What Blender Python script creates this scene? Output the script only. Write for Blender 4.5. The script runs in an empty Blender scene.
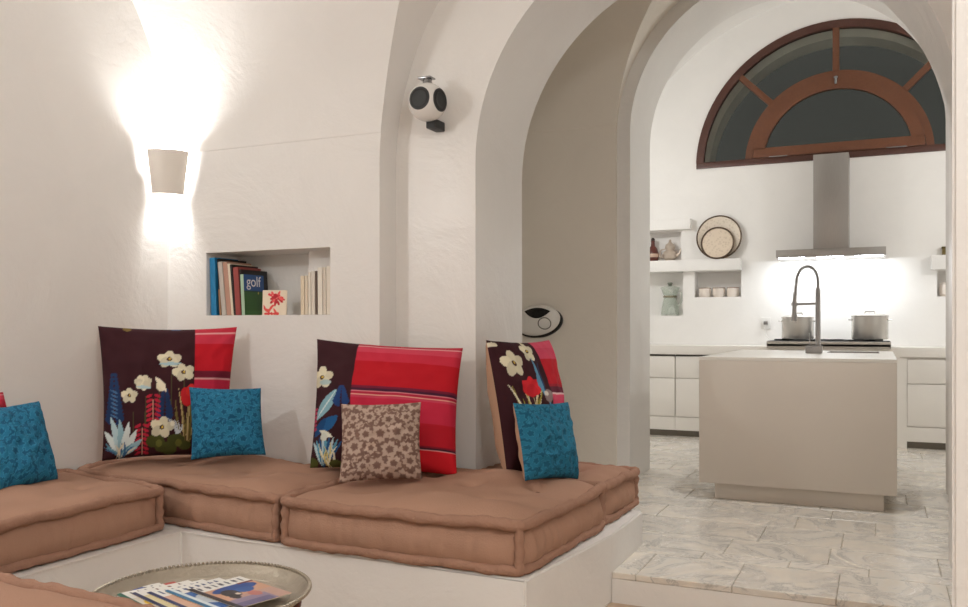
import bpy, bmesh, math, random
import numpy as np
from mathutils import Vector, Matrix, noise
from mathutils.geometry import tessellate_polygon
PI = math.pi
scene = bpy.context.scene
col = scene.collection

# ------------------------------------------------------------------ materials
def s2l(c):
    return tuple((x/12.92 if x <= .04045 else ((x+.055)/1.055)**2.4) for x in [v/255 for v in c])

def new_mat(name):
    m = bpy.data.materials.new(name); m.use_nodes = True
    nt = m.node_tree; b = nt.nodes['Principled BSDF']
    return m, nt, b

def mat(name, rgb, rough=.6, metal=0, bump=0, bscale=60, var=0, vscale=8, emit=None, spec=.5, coat=0):
    m, nt, b = new_mat(name)
    c = s2l(rgb)
    b.inputs['Base Color'].default_value = (*c, 1)
    b.inputs['Roughness'].default_value = rough
    b.inputs['Metallic'].default_value = metal
    b.inputs['Specular IOR Level'].default_value = spec
    b.inputs['Coat Weight'].default_value = coat
    tc = nt.nodes.new('ShaderNodeTexCoord')
    if var:
        n = nt.nodes.new('ShaderNodeTexNoise'); n.inputs['Scale'].default_value = vscale; n.inputs['Detail'].default_value = 6
        r = nt.nodes.new('ShaderNodeMixRGB'); r.blend_type = 'MIX'
        r.inputs[1].default_value = (*[x*(1-var) for x in c], 1); r.inputs[2].default_value = (*[min(1, x*(1+var)) for x in c], 1)
        nt.links.new(tc.outputs['Object'], n.inputs['Vector']); nt.links.new(n.outputs['Fac'], r.inputs[0])
        nt.links.new(r.outputs[0], b.inputs['Base Color'])
    if bump:
        n2 = nt.nodes.new('ShaderNodeTexNoise'); n2.inputs['Scale'].default_value = bscale; n2.inputs['Detail'].default_value = 5
        bp = nt.nodes.new('ShaderNodeBump'); bp.inputs['Strength'].default_value = bump; bp.inputs['Distance'].default_value = .01
        nt.links.new(tc.outputs['Object'], n2.inputs['Vector']); nt.links.new(n2.outputs['Fac'], bp.inputs['Height'])
        nt.links.new(bp.outputs[0], b.inputs['Normal'])
    if emit:
        b.inputs['Emission Color'].default_value = (*s2l(emit[0]), 1); b.inputs['Emission Strength'].default_value = emit[1]
    return m

def plaster(name, rgb, rough=.7, bump=.4):
    """hand-trowelled lime plaster: broad trowel waves, fine grain and slightly uneven tone"""
    m, nt, b = new_mat(name); N = nt.nodes.new; L = nt.links.new
    c = s2l(rgb)
    tc = N('ShaderNodeTexCoord')
    n1 = N('ShaderNodeTexNoise'); n1.inputs['Scale'].default_value = 2.2; n1.inputs['Detail'].default_value = 8; n1.inputs['Roughness'].default_value = .62
    n1.inputs['Distortion'].default_value = .6
    n2 = N('ShaderNodeTexNoise'); n2.inputs['Scale'].default_value = 30; n2.inputs['Detail'].default_value = 4
    L(tc.outputs['Object'], n1.inputs['Vector']); L(tc.outputs['Object'], n2.inputs['Vector'])
    mx = N('ShaderNodeMixRGB'); mx.inputs[1].default_value = (*[x*.94 for x in c], 1); mx.inputs[2].default_value = (*[min(1, x*1.05) for x in c], 1)
    L(n1.outputs['Fac'], mx.inputs[0]); L(mx.outputs[0], b.inputs['Base Color'])
    b1 = N('ShaderNodeBump'); b1.inputs['Strength'].default_value = bump; b1.inputs['Distance'].default_value = .03
    b2 = N('ShaderNodeBump'); b2.inputs['Strength'].default_value = bump*.5; b2.inputs['Distance'].default_value = .004
    L(n1.outputs['Fac'], b1.inputs['Height']); L(n2.outputs['Fac'], b2.inputs['Height']); L(b1.outputs[0], b2.inputs['Normal'])
    L(b2.outputs[0], b.inputs['Normal'])
    b.inputs['Roughness'].default_value = rough
    return m

def vcol_mat(name, rough=.8, bump=.15, bscale=220, spec=.3, sheen=0):
    """takes the printed / woven pattern from the mesh's own colour attribute"""
    m, nt, b = new_mat(name); N = nt.nodes.new; L = nt.links.new
    a = N('ShaderNodeVertexColor'); a.layer_name = 'pattern'
    L(a.outputs['Color'], b.inputs['Base Color'])
    b.inputs['Roughness'].default_value = rough; b.inputs['Specular IOR Level'].default_value = spec
    b.inputs['Sheen Weight'].default_value = sheen
    if bump:
        tc = N('ShaderNodeTexCoord'); n = N('ShaderNodeTexNoise'); n.inputs['Scale'].default_value = bscale
        bp = N('ShaderNodeBump'); bp.inputs['Strength'].default_value = bump; bp.inputs['Distance'].default_value = .003
        L(tc.outputs['Object'], n.inputs['Vector']); L(n.outputs['Fac'], bp.inputs['Height']); L(bp.outputs[0], b.inputs['Normal'])
    return m

def brushed(name, rgb, rough=.35, stretch=(1, 1, 60), amount=.12):
    m, nt, b = new_mat(name); N = nt.nodes.new; L = nt.links.new
    c = s2l(rgb); b.inputs['Metallic'].default_value = 1; b.inputs['Roughness'].default_value = rough
    tc = N('ShaderNodeTexCoord'); mp = N('ShaderNodeMapping'); mp.inputs['Scale'].default_value = stretch
    n = N('ShaderNodeTexNoise'); n.inputs['Scale'].default_value = 12; n.inputs['Detail'].default_value = 3
    mx = N('ShaderNodeMixRGB'); mx.inputs[1].default_value = (*[x*(1-amount) for x in c], 1); mx.inputs[2].default_value = (*[min(1, x*(1+amount)) for x in c], 1)
    L(tc.outputs['Object'], mp.inputs['Vector']); L(mp.outputs[0], n.inputs['Vector']); L(n.outputs['Fac'], mx.inputs[0]); L(mx.outputs[0], b.inputs['Base Color'])
    return m

def wood(name, rgb):
    m, nt, b = new_mat(name); N = nt.nodes.new; L = nt.links.new
    c = s2l(rgb)
    tc = N('ShaderNodeTexCoord'); mp = N('ShaderNodeMapping'); mp.inputs['Scale'].default_value = (2, 2, 2)
    n = N('ShaderNodeTexNoise'); n.inputs['Scale'].default_value = 9; n.inputs['Detail'].default_value = 8; n.inputs['Distortion'].default_value = 2.5
    mx = N('ShaderNodeMixRGB'); mx.inputs[1].default_value = (*[x*.7 for x in c], 1); mx.inputs[2].default_value = (*[x*1.3 for x in c], 1)
    L(tc.outputs['Object'], mp.inputs['Vector']); L(mp.outputs[0], n.inputs['Vector']); L(n.outputs['Fac'], mx.inputs[0]); L(mx.outputs[0], b.inputs['Base Color'])
    b.inputs['Roughness'].default_value = .42
    return m

def glass_pane(name, tint=(.86, .87, .85), refl=.08):
    m = bpy.data.materials.new(name); m.use_nodes = True; nt = m.node_tree; nt.nodes.clear(); N = nt.nodes.new; L = nt.links.new
    o = N('ShaderNodeOutputMaterial'); t = N('ShaderNodeBsdfTransparent'); t.inputs[0].default_value = (*tint, 1)
    g = N('ShaderNodeBsdfGlossy'); g.inputs['Roughness'].default_value = 0
    f = N('ShaderNodeFresnel'); f.inputs['IOR'].default_value = 1.45
    x = N('ShaderNodeMixShader'); hf = N('ShaderNodeMath'); hf.operation = 'MULTIPLY'; hf.inputs[1].default_value = .6; L(f.outputs[0], hf.inputs[0]); L(hf.outputs[0], x.inputs[0]); L(t.outputs[0], x.inputs[1]); L(g.outputs[0], x.inputs[2]); L(x.outputs[0], o.inputs[0])
    return m

def marble(name):
    m, nt, b = new_mat(name); N = nt.nodes.new; L = nt.links.new
    a = N('ShaderNodeVertexColor'); a.layer_name = 'pattern'
    tc = N('ShaderNodeTexCoord')
    sep = N('ShaderNodeSeparateColor'); L(a.outputs['Color'], sep.inputs[0])
    sc = N('ShaderNodeVectorMath'); sc.operation = 'SCALE'; sc.inputs['Scale'].default_value = 9; L(a.outputs['Color'], sc.inputs[0])
    off = N('ShaderNodeVectorMath'); off.operation = 'ADD'; L(tc.outputs['Object'], off.inputs[0]); L(sc.outputs[0], off.inputs[1])
    n = N('ShaderNodeTexNoise'); n.inputs['Scale'].default_value = 2.6; n.inputs['Detail'].default_value = 9; n.inputs['Distortion'].default_value = 1.8; n.inputs['Roughness'].default_value = .6
    L(off.outputs[0], n.inputs['Vector'])
    r = N('ShaderNodeValToRGB'); e = r.color_ramp.elements
    e[0].position = .36; e[0].color = (*s2l((230, 222, 209)), 1); e[1].position = .68; e[1].color = (*s2l((222, 213, 199)), 1)
    v = r.color_ramp.elements.new(.49); v.color = (*s2l((216, 211, 203)), 1)
    v = r.color_ramp.elements.new(.515); v.color = (*s2l((178, 175, 169)), 1)
    v = r.color_ramp.elements.new(.545); v.color = (*s2l((224, 219, 210)), 1)
    L(n.outputs['Fac'], r.inputs[0])
    hs = N('ShaderNodeMapRange'); hs.inputs[3].default_value = .90; hs.inputs[4].default_value = 1.03; L(sep.outputs[0], hs.inputs[0])
    mu = N('ShaderNodeVectorMath'); mu.operation = 'SCALE'; L(r.outputs[0], mu.inputs[0]); L(hs.outputs[0], mu.inputs['Scale'])
    L(mu.outputs[0], b.inputs['Base Color'])
    rr = N('ShaderNodeMapRange'); rr.inputs[3].default_value = .16; rr.inputs[4].default_value = .4; L(n.outputs['Fac'], rr.inputs[0]); L(rr.outputs[0], b.inputs['Roughness'])
    bp = N('ShaderNodeBump'); bp.inputs['Strength'].default_value = .08; bp.inputs['Distance'].default_value = .02; L(n.outputs['Fac'], bp.inputs['Height']); L(bp.outputs[0], b.inputs['Normal'])
    return m

def damask(name, dark, light, scale, dist, lo=.42, hi=.56, rough=.75):
    m, nt, b = new_mat(name); N = nt.nodes.new; L = nt.links.new
    uv = N('ShaderNodeUVMap')
    n0 = N('ShaderNodeTexNoise'); n0.inputs['Scale'].default_value = scale*.7; L(uv.outputs[0], n0.inputs['Vector'])
    ad = N('ShaderNodeMixRGB'); ad.blend_type = 'LINEAR_LIGHT'; ad.inputs[0].default_value = dist
    L(uv.outputs[0], ad.inputs[1]); L(n0.outputs['Color'], ad.inputs[2])
    vo = N('ShaderNodeTexVoronoi'); vo.inputs['Scale'].default_value = scale; L(ad.outputs[0], vo.inputs['Vector'])
    wv = N('ShaderNodeMath'); wv.operation = 'SINE'; mu = N('ShaderNodeMath'); mu.operation = 'MULTIPLY'; mu.inputs[1].default_value = 17
    L(vo.outputs['Distance'], mu.inputs[0]); L(mu.outputs[0], wv.inputs[0])
    n1 = N('ShaderNodeTexNoise'); n1.inputs['Scale'].default_value = scale*2; n1.inputs['Detail'].default_value = 3; L(uv.outputs[0], n1.inputs['Vector'])
    mr = N('ShaderNodeMath'); mr.operation = 'MULTIPLY_ADD'; mr.inputs[1].default_value = .16; L(wv.outputs[0], mr.inputs[0]); L(n1.outputs['Fac'], mr.inputs[2])
    r = N('ShaderNodeValToRGB'); e = r.color_ramp.elements
    e[0].position = lo; e[0].color = (*s2l(dark), 1); e[1].position = hi; e[1].color = (*s2l(light), 1)
    L(mr.outputs[0], r.inputs[0]); L(r.outputs[0], b.inputs['Base Color'])
    bp = N('ShaderNodeBump'); bp.inputs['Strength'].default_value = .3; bp.inputs['Distance'].default_value = .003
    L(mr.outputs[0], bp.inputs['Height']); L(bp.outputs[0], b.inputs['Normal'])
    b.inputs['Roughness'].default_value = rough; b.inputs['Specular IOR Level'].default_value = .25
    return m

WALL = plaster('lime_plaster', (229, 227, 224))
PASS = plaster('passage_shade_plaster', (228, 222, 212))  # passage shade put into the plaster colour, slightly darker than the walls
TADELAKT = plaster('polished_plaster', (229, 227, 224), rough=.33, bump=.4)
KWALL = plaster('kitchen_plaster', (235, 233, 230), bump=.2)
MARBLE = marble('marble')
GROUT = mat('grout', (168, 158, 144), .9)
LFLOOR = mat('living_floor_tile', (196, 172, 148), .5, var=.1)
CLOTH = mat('tan_canvas', (168, 132, 112), .9, bump=.25, bscale=160, var=.07, vscale=5, spec=.15)
CLOTHD = mat('tan_roll', (160, 124, 105), .9, bump=.6, bscale=70, var=.08, vscale=20, spec=.15)
TUFT = mat('tuft_thread', (104, 70, 52), .9)
BEIGE = mat('beige_cotton', (182, 146, 120), .9, bump=.2, bscale=200, var=.05)
EMBRO = vcol_mat('embroidered_cotton', rough=.85, bump=.2)
PRINT = vcol_mat('printed_paper', rough=.4, bump=0, spec=.4)
BLUE = damask('blue_damask', (14, 84, 118), (46, 128, 164), 6.5, .16, .36, .66)
TAUPE = damask('taupe_lace', (118, 92, 82), (182, 160, 146), 6, .16, .40, .56)
STEEL = brushed('brushed_steel', (168, 164, 160), .34, (40, 40, 1))
STEELH = brushed('brushed_steel_bright', (200, 196, 190), .26, (60, 60, 1), .18)
CHROME = mat('chrome', (150, 150, 152), .22, 1)
FAUCET = mat('faucet_steel', (176, 174, 174), .4, .4)
ALU = mat('sconce_painted_metal', (222, 216, 208), .5, .25)
TRAYM = mat('tinned_brass', (178, 169, 154), .42, .8, bump=.5, bscale=45, var=.18, vscale=14)
WOODW = wood('mahogany_frame', (98, 57, 33))
WOODD = wood('dark_mahogany', (72, 38, 26))
WOODT = wood('table_leg_wood', (96, 50, 32))
BLACK = mat('black_plastic', (18, 18, 19), .5)
CONE = mat('speaker_cone', (44, 46, 47), .55)
WHITEP = mat('white_gloss_plastic', (226, 224, 220), .25)
IRON = mat('cast_iron', (22, 22, 23), .6)
MICRO = mat('microcement', (212, 203, 192), .5, bump=.1, bscale=6, var=.04, vscale=3)
MICROT = mat('microcement_top', (226, 222, 214), .28, var=.02, vscale=3)
CABW = mat('cabinet_white', (232, 228, 222), .4)
TOE = mat('toe_kick_grey', (128, 120, 110), .6)
CERAM = mat('white_ceramic', (226, 216, 206), .3)
PANE = glass_pane('window_pane')
GREENGLASS = mat('green_glass', (206, 216, 204), .1, spec=.6)
GREENGLASS.node_tree.nodes['Principled BSDF'].inputs['Alpha'].default_value = .32
PAPER = mat('book_pages', (226, 214, 192), .85)
NIGHT = mat('exterior_stone', (226, 222, 212), .9, bump=.3, bscale=12, var=.15)

# ------------------------------------------------------------------ object helpers
def wloc(o):
    v = Vector((0, 0, 0))
    while o is not None:
        v = v + o.location; o = o.parent
    return v

def thing(name, label, cat, loc=(0, 0, 0), group=None):
    o = bpy.data.objects.new(name, None); col.objects.link(o)
    o.empty_display_size = .05
    o.location = loc; o['label'] = label; o['category'] = cat
    if group: o['group'] = group
    return o

def tag(o, label, cat, group=None, kind=None):
    o['label'] = label; o['category'] = cat
    if group: o['group'] = group
    if kind: o['kind'] = kind
    return o

def finish(me, smooth=35):
    if smooth:
        for p in me.polygons: p.use_smooth = True
        me.set_sharp_from_angle(angle=math.radians(smooth))

def obj(name, bm, m, parent=None, label=None, smooth=35, local=False):
    """ONE mesh object; geometry is given in world space unless local"""
    bmesh.ops.recalc_face_normals(bm, faces=bm.faces) if smooth != 'keep' else None
    me = bpy.data.meshes.new(name)
    if parent is not None and not local:
        bmesh.ops.translate(bm, verts=bm.verts, vec=-wloc(parent))
    bm.to_mesh(me); bm.free()
    for mm in (m if isinstance(m, (list, tuple)) else [m]): me.materials.append(mm)
    finish(me, 35 if smooth == 'keep' else smooth)
    o = bpy.data.objects.new(name, me); col.objects.link(o)
    if parent is not None: o.parent = parent
    if label: o['label'] = label
    return o

def struct(name, bm, m, label, cat, smooth=35):
    o = obj(name, bm, m, smooth=smooth); o['kind'] = 'structure'; o['label'] = label; o['category'] = cat
    return o

def dup(root, loc, label, rot=None):
    r = root.copy(); col.objects.link(r); r.location = loc; r['label'] = label
    if rot is not None: r.rotation_euler = rot
    for ch in list(root.children):
        c = ch.copy(); col.objects.link(c); c.parent = r
        for g in list(ch.children):
            d = g.copy(); col.objects.link(d); d.parent = c
    return r

def add(bm, other):
    me = bpy.data.meshes.new('tmp'); other.to_mesh(me); other.free(); bm.from_mesh(me); bpy.data.meshes.remove(me); return bm

def box(lo, hi, bev=.0, bm=None, seg=2, M=None):
    b = bmesh.new(); bmesh.ops.create_cube(b, size=1)
    lo, hi = Vector(lo), Vector(hi)
    for v in b.verts: v.co = Vector([lo[i] + (v.co[i]+.5)*(hi[i]-lo[i]) for i in range(3)])
    if bev: bmesh.ops.bevel(b, geom=b.edges[:], offset=bev, segments=seg, affect='EDGES', profile=.6)
    if M is not None: bmesh.ops.transform(b, matrix=M, verts=b.verts)
    return b if bm is None else add(bm, b)

def lathe(prof, c=(0, 0, 0), n=40, bm=None, M=None):
    """profile of (radius, height) turned about z"""
    b = bmesh.new(); rings = []
    for r, z in prof:
        if r < 1e-6: rings.append([b.verts.new((0, 0, z))])
        else: rings.append([b.verts.new((r*math.cos(2*PI*k/n), r*math.sin(2*PI*k/n), z)) for k in range(n)])
    for A, B in zip(rings, rings[1:]):
        for k in range(n):
            k2 = (k+1) % n
            f = [A[k % len(A)], A[k2 % len(A)], B[k2 % len(B)], B[k % len(B)]]
            f = list(dict.fromkeys(f))
            if len(f) > 2: b.faces.new(f)
    M = M if M is not None else Matrix.Identity(4)
    bmesh.ops.transform(b, matrix=Matrix.Translation(Vector(c)) @ M, verts=b.verts)
    return b if bm is None else add(bm, b)

def tube(pts, rad, n=10, closed=False, bm=None, caps=True):
    b = bmesh.new(); pts = [Vector(p) for p in pts]; N = len(pts)
    rads = rad if isinstance(rad, (list, tuple)) else [rad]*N
    rings = []; up = None
    for i, p in enumerate(pts):
        a = pts[(i-1) % N] if (closed or i > 0) else p
        c = pts[(i+1) % N] if (closed or i < N-1) else p
        t = (c-a).normalized()
        if up is None:
            up = Vector((0, 0, 1)) if abs(t.z) < .9 else Vector((1, 0, 0))
        x = t.cross(up)
        if x.length < 1e-4: x = t.orthogonal()
        x.normalize(); y = x.cross(t).normalized(); up = y
        rings.append([b.verts.new(p + (x*math.cos(2*PI*k/n) + y*math.sin(2*PI*k/n))*rads[i]) for k in range(n)])
    for i in range(N if closed else N-1):
        A, B = rings[i], rings[(i+1) % N]
        for k in range(n): b.faces.new([A[k], A[(k+1) % n], B[(k+1) % n], B[k]])
    if not closed and caps:
        b.faces.new(rings[0]); b.faces.new(rings[-1])
    return b if bm is None else add(bm, b)

def slab(outer, holes, y0, y1, bm=None):
    """wall in the x-z plane with openings, real thickness y0..y1"""
    b = bmesh.new(); loops = [outer] + list(holes)
    flat = [p for l in loops for p in l]
    tris = tessellate_polygon([[Vector((x, z, 0)) for x, z in l] for l in loops])
    F = [b.verts.new((x, y0, z)) for x, z in flat]; K = [b.verts.new((x, y1, z)) for x, z in flat]
    for t in tris:
        b.faces.new([F[i] for i in t]); b.faces.new([K[i] for i in reversed(t)])
    k = 0
    for l in loops:
        n = len(l)
        for i in range(n):
            j = (i+1) % n
            b.faces.new([F[k+i], F[k+j], K[k+j], K[k+i]])
        k += n
    return b if bm is None else add(bm, b)

def prism(poly, z0, z1, bev=0):
    b = bmesh.new()
    lo = [b.verts.new((x, y, z0)) for x, y in poly]; hi = [b.verts.new((x, y, z1)) for x, y in poly]
    b.faces.new(lo[::-1]); b.faces.new(hi); n = len(poly)
    for i in range(n): b.faces.new([lo[i], lo[(i+1) % n], hi[(i+1) % n], hi[i]])
    if bev: bmesh.ops.bevel(b, geom=b.edges[:], offset=bev, segments=3, affect='EDGES')
    return b

def rect(x0, x1, z0, z1): return [(x0, z0), (x1, z0), (x1, z1), (x0, z1)]
def arch_pts(cx, r, s, n=48): return [(cx + r*math.cos(a), s + r*math.sin(a)) for a in [PI - PI*k/n for k in range(n+1)]]

def set_colors(o, cols):
    a = o.data.color_attributes.new('pattern', 'FLOAT_COLOR', 'POINT')
    a.data.foreach_set('color', np.concatenate([cols, np.ones((len(cols), 1))], 1).astype(np.float32).ravel())

# ------------------------------------------------------------------ camera
cam = bpy.data.cameras.new('camera'); cob = bpy.data.objects.new('camera', cam); col.objects.link(cob)
cob.location = (0, 0, 1.10); cob.rotation_euler = (PI/2, 0, math.radians(24.6))
cam.sensor_width = 36; cam.lens = 864/968*36; cam.shift_y = 24.5/968; cam.clip_start = .05
scene.camera = cob

# ------------------------------------------------------------------ the shell
XL, YB, YR, YR2 = -3.84, 3.88, 4.05, 4.69        # left wall, niche wall, arched wall front and back
NX0, NX1, NZ0, NZ1 = -3.545, -2.686, 1.172, 1.535
CX, S1 = -.80, 1.96

def vault_layer(x_left, x_right, yface, yback, cx, r, s, zs, R, z_lo, niche=None, ztop=None, depth=.3):
    """front layer of a wall whose face rises into a barrel vault and is cut by a big arch; with the arch's inner face"""
    b = bmesh.new()
    ztop = ztop or min(zs+R, s+r) - .002
    zr = set([z_lo, s, zs, zs+.006, ztop])
    if niche: zr |= {niche[2], niche[3]}
    zr |= set(s + r*math.sin(a) for a in np.linspace(0, PI/2, 40) if s + r*math.sin(a) < ztop)
    zr |= set(float(z) for z in np.linspace(z_lo, min(s, zs), 8))
    zr = sorted(zr)
    zz = [zr[0]]
    for z in zr[1:]:
        if z-zz[-1] > .004: zz.append(z)
    def yv(z): return yface if z <= zs else yface - .003 - (R - math.sqrt(max(0, R*R-(z-zs)**2)))
    def half(z): return r if z <= s else math.sqrt(max(0, r*r-(z-s)**2))
    def V(x, y, z): return b.verts.new((x, y, z))
    for sgn in (-1, 1):
        for z0, z1 in zip(zz, zz[1:]):
            a0, a1 = cx + sgn*half(z0), cx + sgn*half(z1)
            end = x_left if sgn < 0 else x_right
            if niche and sgn < 0:
                xs0 = [x_left, niche[0], niche[1], a0]; xs1 = [x_left, niche[0], niche[1], a1]
            else:
                xs0 = [end, a0]; xs1 = [end, a1]
            for k in range(len(xs0)-1):
                if niche and sgn < 0 and k == 1 and z0 >= niche[2]-1e-4 and z1 <= niche[3]+1e-4: continue
                f = [V(xs0[k], yv(z0), z0), V(xs0[k+1], yv(z0), z0), V(xs1[k+1], yv(z1), z1), V(xs1[k], yv(z1), z1)]
                b.faces.new(f if sgn < 0 else f[::-1])
            b.faces.new([V(a0, yv(z0), z0), V(a0, yback, z0), V(a1, yback, z1), V(a1, yv(z1), z1)])
    if niche:
        x0, x1, a, c = niche; y0, y1 = yface, yface+depth
        for q in ([(x0, y0, a), (x0, y1, a), (x0, y1, c), (x0, y0, c)], [(x1, y0, a), (x1, y1, a), (x1, y1, c), (x1, y0, c)],
                  [(x0, y0, a), (x1, y0, a), (x1, y1, a), (x0, y1, a)], [(x0, y0, c), (x1, y0, c), (x1, y1, c), (x0, y1, c)],
                  [(x0, y1, a), (x1, y1, a), (x1, y1, c), (x0, y1, c)]):
            b.faces.new([V(*p) for p in q])
    bmesh.ops.remove_doubles(b, verts=b.verts, dist=.0008)
    return b

struct('wall_back', vault_layer(XL, 1.2, YB, YR, CX, 1.577, S1, 2.12, 1.42, -.14, (NX0, NX1, NZ0, NZ1)), WALL,
       'white plaster wall with the recessed book niche, curving into the vault', 'wall', 25)
# arched wall between living room and passage: opening down to the floor
o1 = [(-2.95, -.2)] + [(CX-1.1, -.2)] + arch_pts(CX, 1.103, S1) + [(CX+1.1, -.2), (1.3, -.2), (1.3, 3.9), (-2.95, 3.9)]
struct('wall_arch', slab(o1, [], YR, YR2), TADELAKT, 'thick plaster wall pierced by the near round arch beside the round speaker', 'wall', 25)
# wall between passage and kitchen
o2 = [(-2.95, -.05), (-1.63, -.05)] + arch_pts(-.61, 1.02, 2.5) + [(.41, -.05), (2.0, -.05), (2.0, 4.8), (-2.95, 4.8)]
struct('wall_passage', slab(o2, [], 6.08, 6.67), WALL, 'plaster wall with the tall round arch opening into the kitchen', 'wall', 25)
struct('wall_passage_vault', vault_layer(-2.95, 1.3, 6.05, 6.085, -.61, 1.115, 2.5, 2.56, 1.05, 0, None), PASS,
       'plaster vault face framing the kitchen arch', 'wall', 25)
struct('wall_passage_left', box((-3.05, 4.69, -.1), (-2.95, 6.08, 4)), PASS, 'left end wall of the passage behind the near arch', 'wall')
struct('wall_passage_right', box((1.3, 4.69, -.1), (1.4, 6.08, 4)), PASS, 'right end wall of the passage behind the near arch', 'wall')
struct('ceiling_passage', box((-2.95, 4.69, 3.6), (1.3, 5.1, 3.7)), PASS, 'flat crown of the passage vault', 'ceiling')
# living room envelope
struct('wall_left', box((XL-.12, -1.6, -.2), (XL, 4.0, 3.7)), WALL, 'long white plaster wall on the left behind the tan cushions', 'wall')
struct('wall_right', prism([(.176, 2.62), (1.9, 2.62), (1.9, 4.05), (.312, 4.05)], -.2, 3.7, .01), WALL, 'plaster pier at the right edge beside the marble step', 'wall')
struct('wall_side', box((1.9, -1.6, -.2), (2.02, 4.05, 3.7)), WALL, 'plaster side wall right of the viewpoint', 'wall')
struct('wall_rear', box((XL-.12, -1.72, -.2), (2.02, -1.6, 3.7)), WALL, 'plaster wall behind the viewpoint', 'wall')
struct('ceiling', box((XL-.12, -1.7, 3.535), (2.02, 2.48, 3.65)), WALL, 'plaster ceiling at the crown of the living room vault', 'ceiling')
struct('floor', box((XL-.12, -1.7, -.24), (2.02, 3.82, -.14)), LFLOOR, 'lower living room floor in front of the marble step', 'floor')
# kitchen envelope
KX0, KX1, KY = -2.75, 1.95, 9.40
KN = [(-2.66, -1.954, 1.829, 2.155), (-2.66, -1.935, 1.235, 1.709), (-1.812, -1.325, 1.43, 1.705), (.505, 1.15, 1.405, 1.66)]
WC, WZ, WR = -.40, 2.81, 1.39
win = [(WC + WR*math.cos(a), WZ + WR*math.sin(a)) for a in np.linspace(0, PI, 49)]
bw = slab(rect(KX0-.1, KX1+.1, -.05, 5.0), [rect(*n) for n in KN] + [win], KY, KY+.3)
for n in KN: box((n[0]-.04, KY+.2, n[2]-.04), (n[1]+.04, KY+.296, n[3]+.04), 0, bw)
struct('wall_kitchen_back', bw, KWALL, 'white kitchen wall with the half-round window, shelf niches and hood', 'wall', 25)
struct('wall_kitchen_left', box((KX0-.1, 6.6, -.05), (KX0, KY+.1, 3)), KWALL, 'left kitchen wall', 'wall')
struct('wall_kitchen_right', box((KX1, 6.6, -.05), (KX1+.1, KY+.1, 3)), KWALL, 'right kitchen wall', 'wall')
kv = bmesh.new(); prev = None
for a in np.linspace(0, PI, 49):
    x, z = WC + 2.36*math.cos(a), 2.2 + 2.3*math.sin(a)
    cur = [kv.verts.new((x, y, z)) for y in (6.60, KY+.05)]
    if prev: kv.faces.new([prev[0], prev[1], cur[1], cur[0]])
    prev = cur
struct('ceiling_kitchen', kv, KWALL, 'white barrel vault over the kitchen', 'ceiling', 60)
for k, (x0, x1, z0, z1, lb) in enumerate([(-2.7, -1.837, 2.158, 2.27, 'short plaster ledge above the upper left kitchen niche'),
                                     (-2.7, -1.316, 1.708, 1.830, 'long plaster shelf carrying the two round platters'),
                                     (.45, 1.2, 1.66, 1.797, 'plaster ledge at the right end of the kitchen wall')]):
    struct('trim_%d' % (k+1), box((x0, KY-.105, z0), (x1, KY+.004, z1), .008), KWALL, lb, 'ledge')

# marble floor: slabs laid in uneven rows
def slab_floor():
    rnd = random.Random(5)
    rows = [3.80, 4.18, 4.32, 4.64, 5.02, 5.36, 5.62, 5.98, 6.34, 6.72, 7.08, 7.4, 7.8, 8.15, 8.5, 9.0, 9.5]
    known = {0: [-.99, -.573, -.16, .26], 1: [-.78, -.383, -.043, .3], 2: [-.695, -.22, .25]}
    b = bmesh.new(); cols = []
    for i, (y0, y1) in enumerate(zip(rows, rows[1:])):
        xl = -1.10 if y1 < 4.4 else (-2.95 if y1 < 6.1 else -2.74)
        xr = 1.25 if y1 < 6.1 else 1.94
        xs = [xl] + known.get(i, [])
        while xs[-1] < xr:
            xs.append(xs[-1] + rnd.uniform(.34, .85))
        xs = [x for x in xs if x < xr-.06] + [xr]
        for x0, x1 in zip(xs, xs[1:]):
            g = .0015; n0 = len(b.verts)
            box((x0+g, y0+(g if i else -.012), -.03), (x1-g, y1-g, rnd.uniform(-.0012, 0)), .003, b, 1)
            c = (rnd.random(), rnd.random(), rnd.random())
            cols += [c]*(len(b.verts)-n0)
    return b, np.array(cols)
fb, fc = slab_floor()
fl = struct('floor_marble', fb, MARBLE, 'grey veined marble slabs of the raised landing and kitchen floor', 'floor', 25)
set_colors(fl, fc)
bb = box((-1.1, 3.80, -.14), (1.9, 4.4, -.006)); box((-2.95, 4.4, -.1), (1.3, 6.1, -.006), 0, bb); box((KX0-.1, 6.09, -.1), (KX1+.1, KY+.2, -.006), 0, bb)
struct('floor_landing_base', bb, GROUT, 'bed of the marble floor with the step riser', 'step')
struct('trim_4', box((-1.1, 3.79, -.14), (1.3, 3.802, -.031)), WALL, 'plastered riser under the marble step edge', 'step riser')

# ------------------------------------------------------------------ half-round window
w = thing('window_1', 'half-round dark wood fanlight window above the steel hood', 'window', (WC, KY, WZ)); w['kind'] = 'structure'
def half_ring(ro, ri, z0, y0, y1, n=48):
    pts = [(WC + ro*math.cos(a), WZ + ro*math.sin(a)) for a in np.linspace(math.asin(z0/ro), PI-math.asin(z0/ro), n)]
    inn = [(WC + ri*math.cos(a), WZ + ri*math.sin(a)) for a in np.linspace(PI-math.asin(z0/ri), math.asin(z0/ri), n)]
    return slab(pts+inn, [], y0, y1)
fr = half_ring(WR+.004, WR-.075, .06, KY-.015, KY+.06); box((WC-WR, KY-.018, WZ-.005), (WC+WR, KY+.06, WZ+.062), .004, fr)
obj('frame', fr, WOODD, w, 'darker outer frame')
obj('inner_arch', half_ring(.885, .815, .06, KY-.012, KY+.055), WOODW, w)
sash = half_ring(.812, .70, .15, KY-.03, KY+.03)
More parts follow.
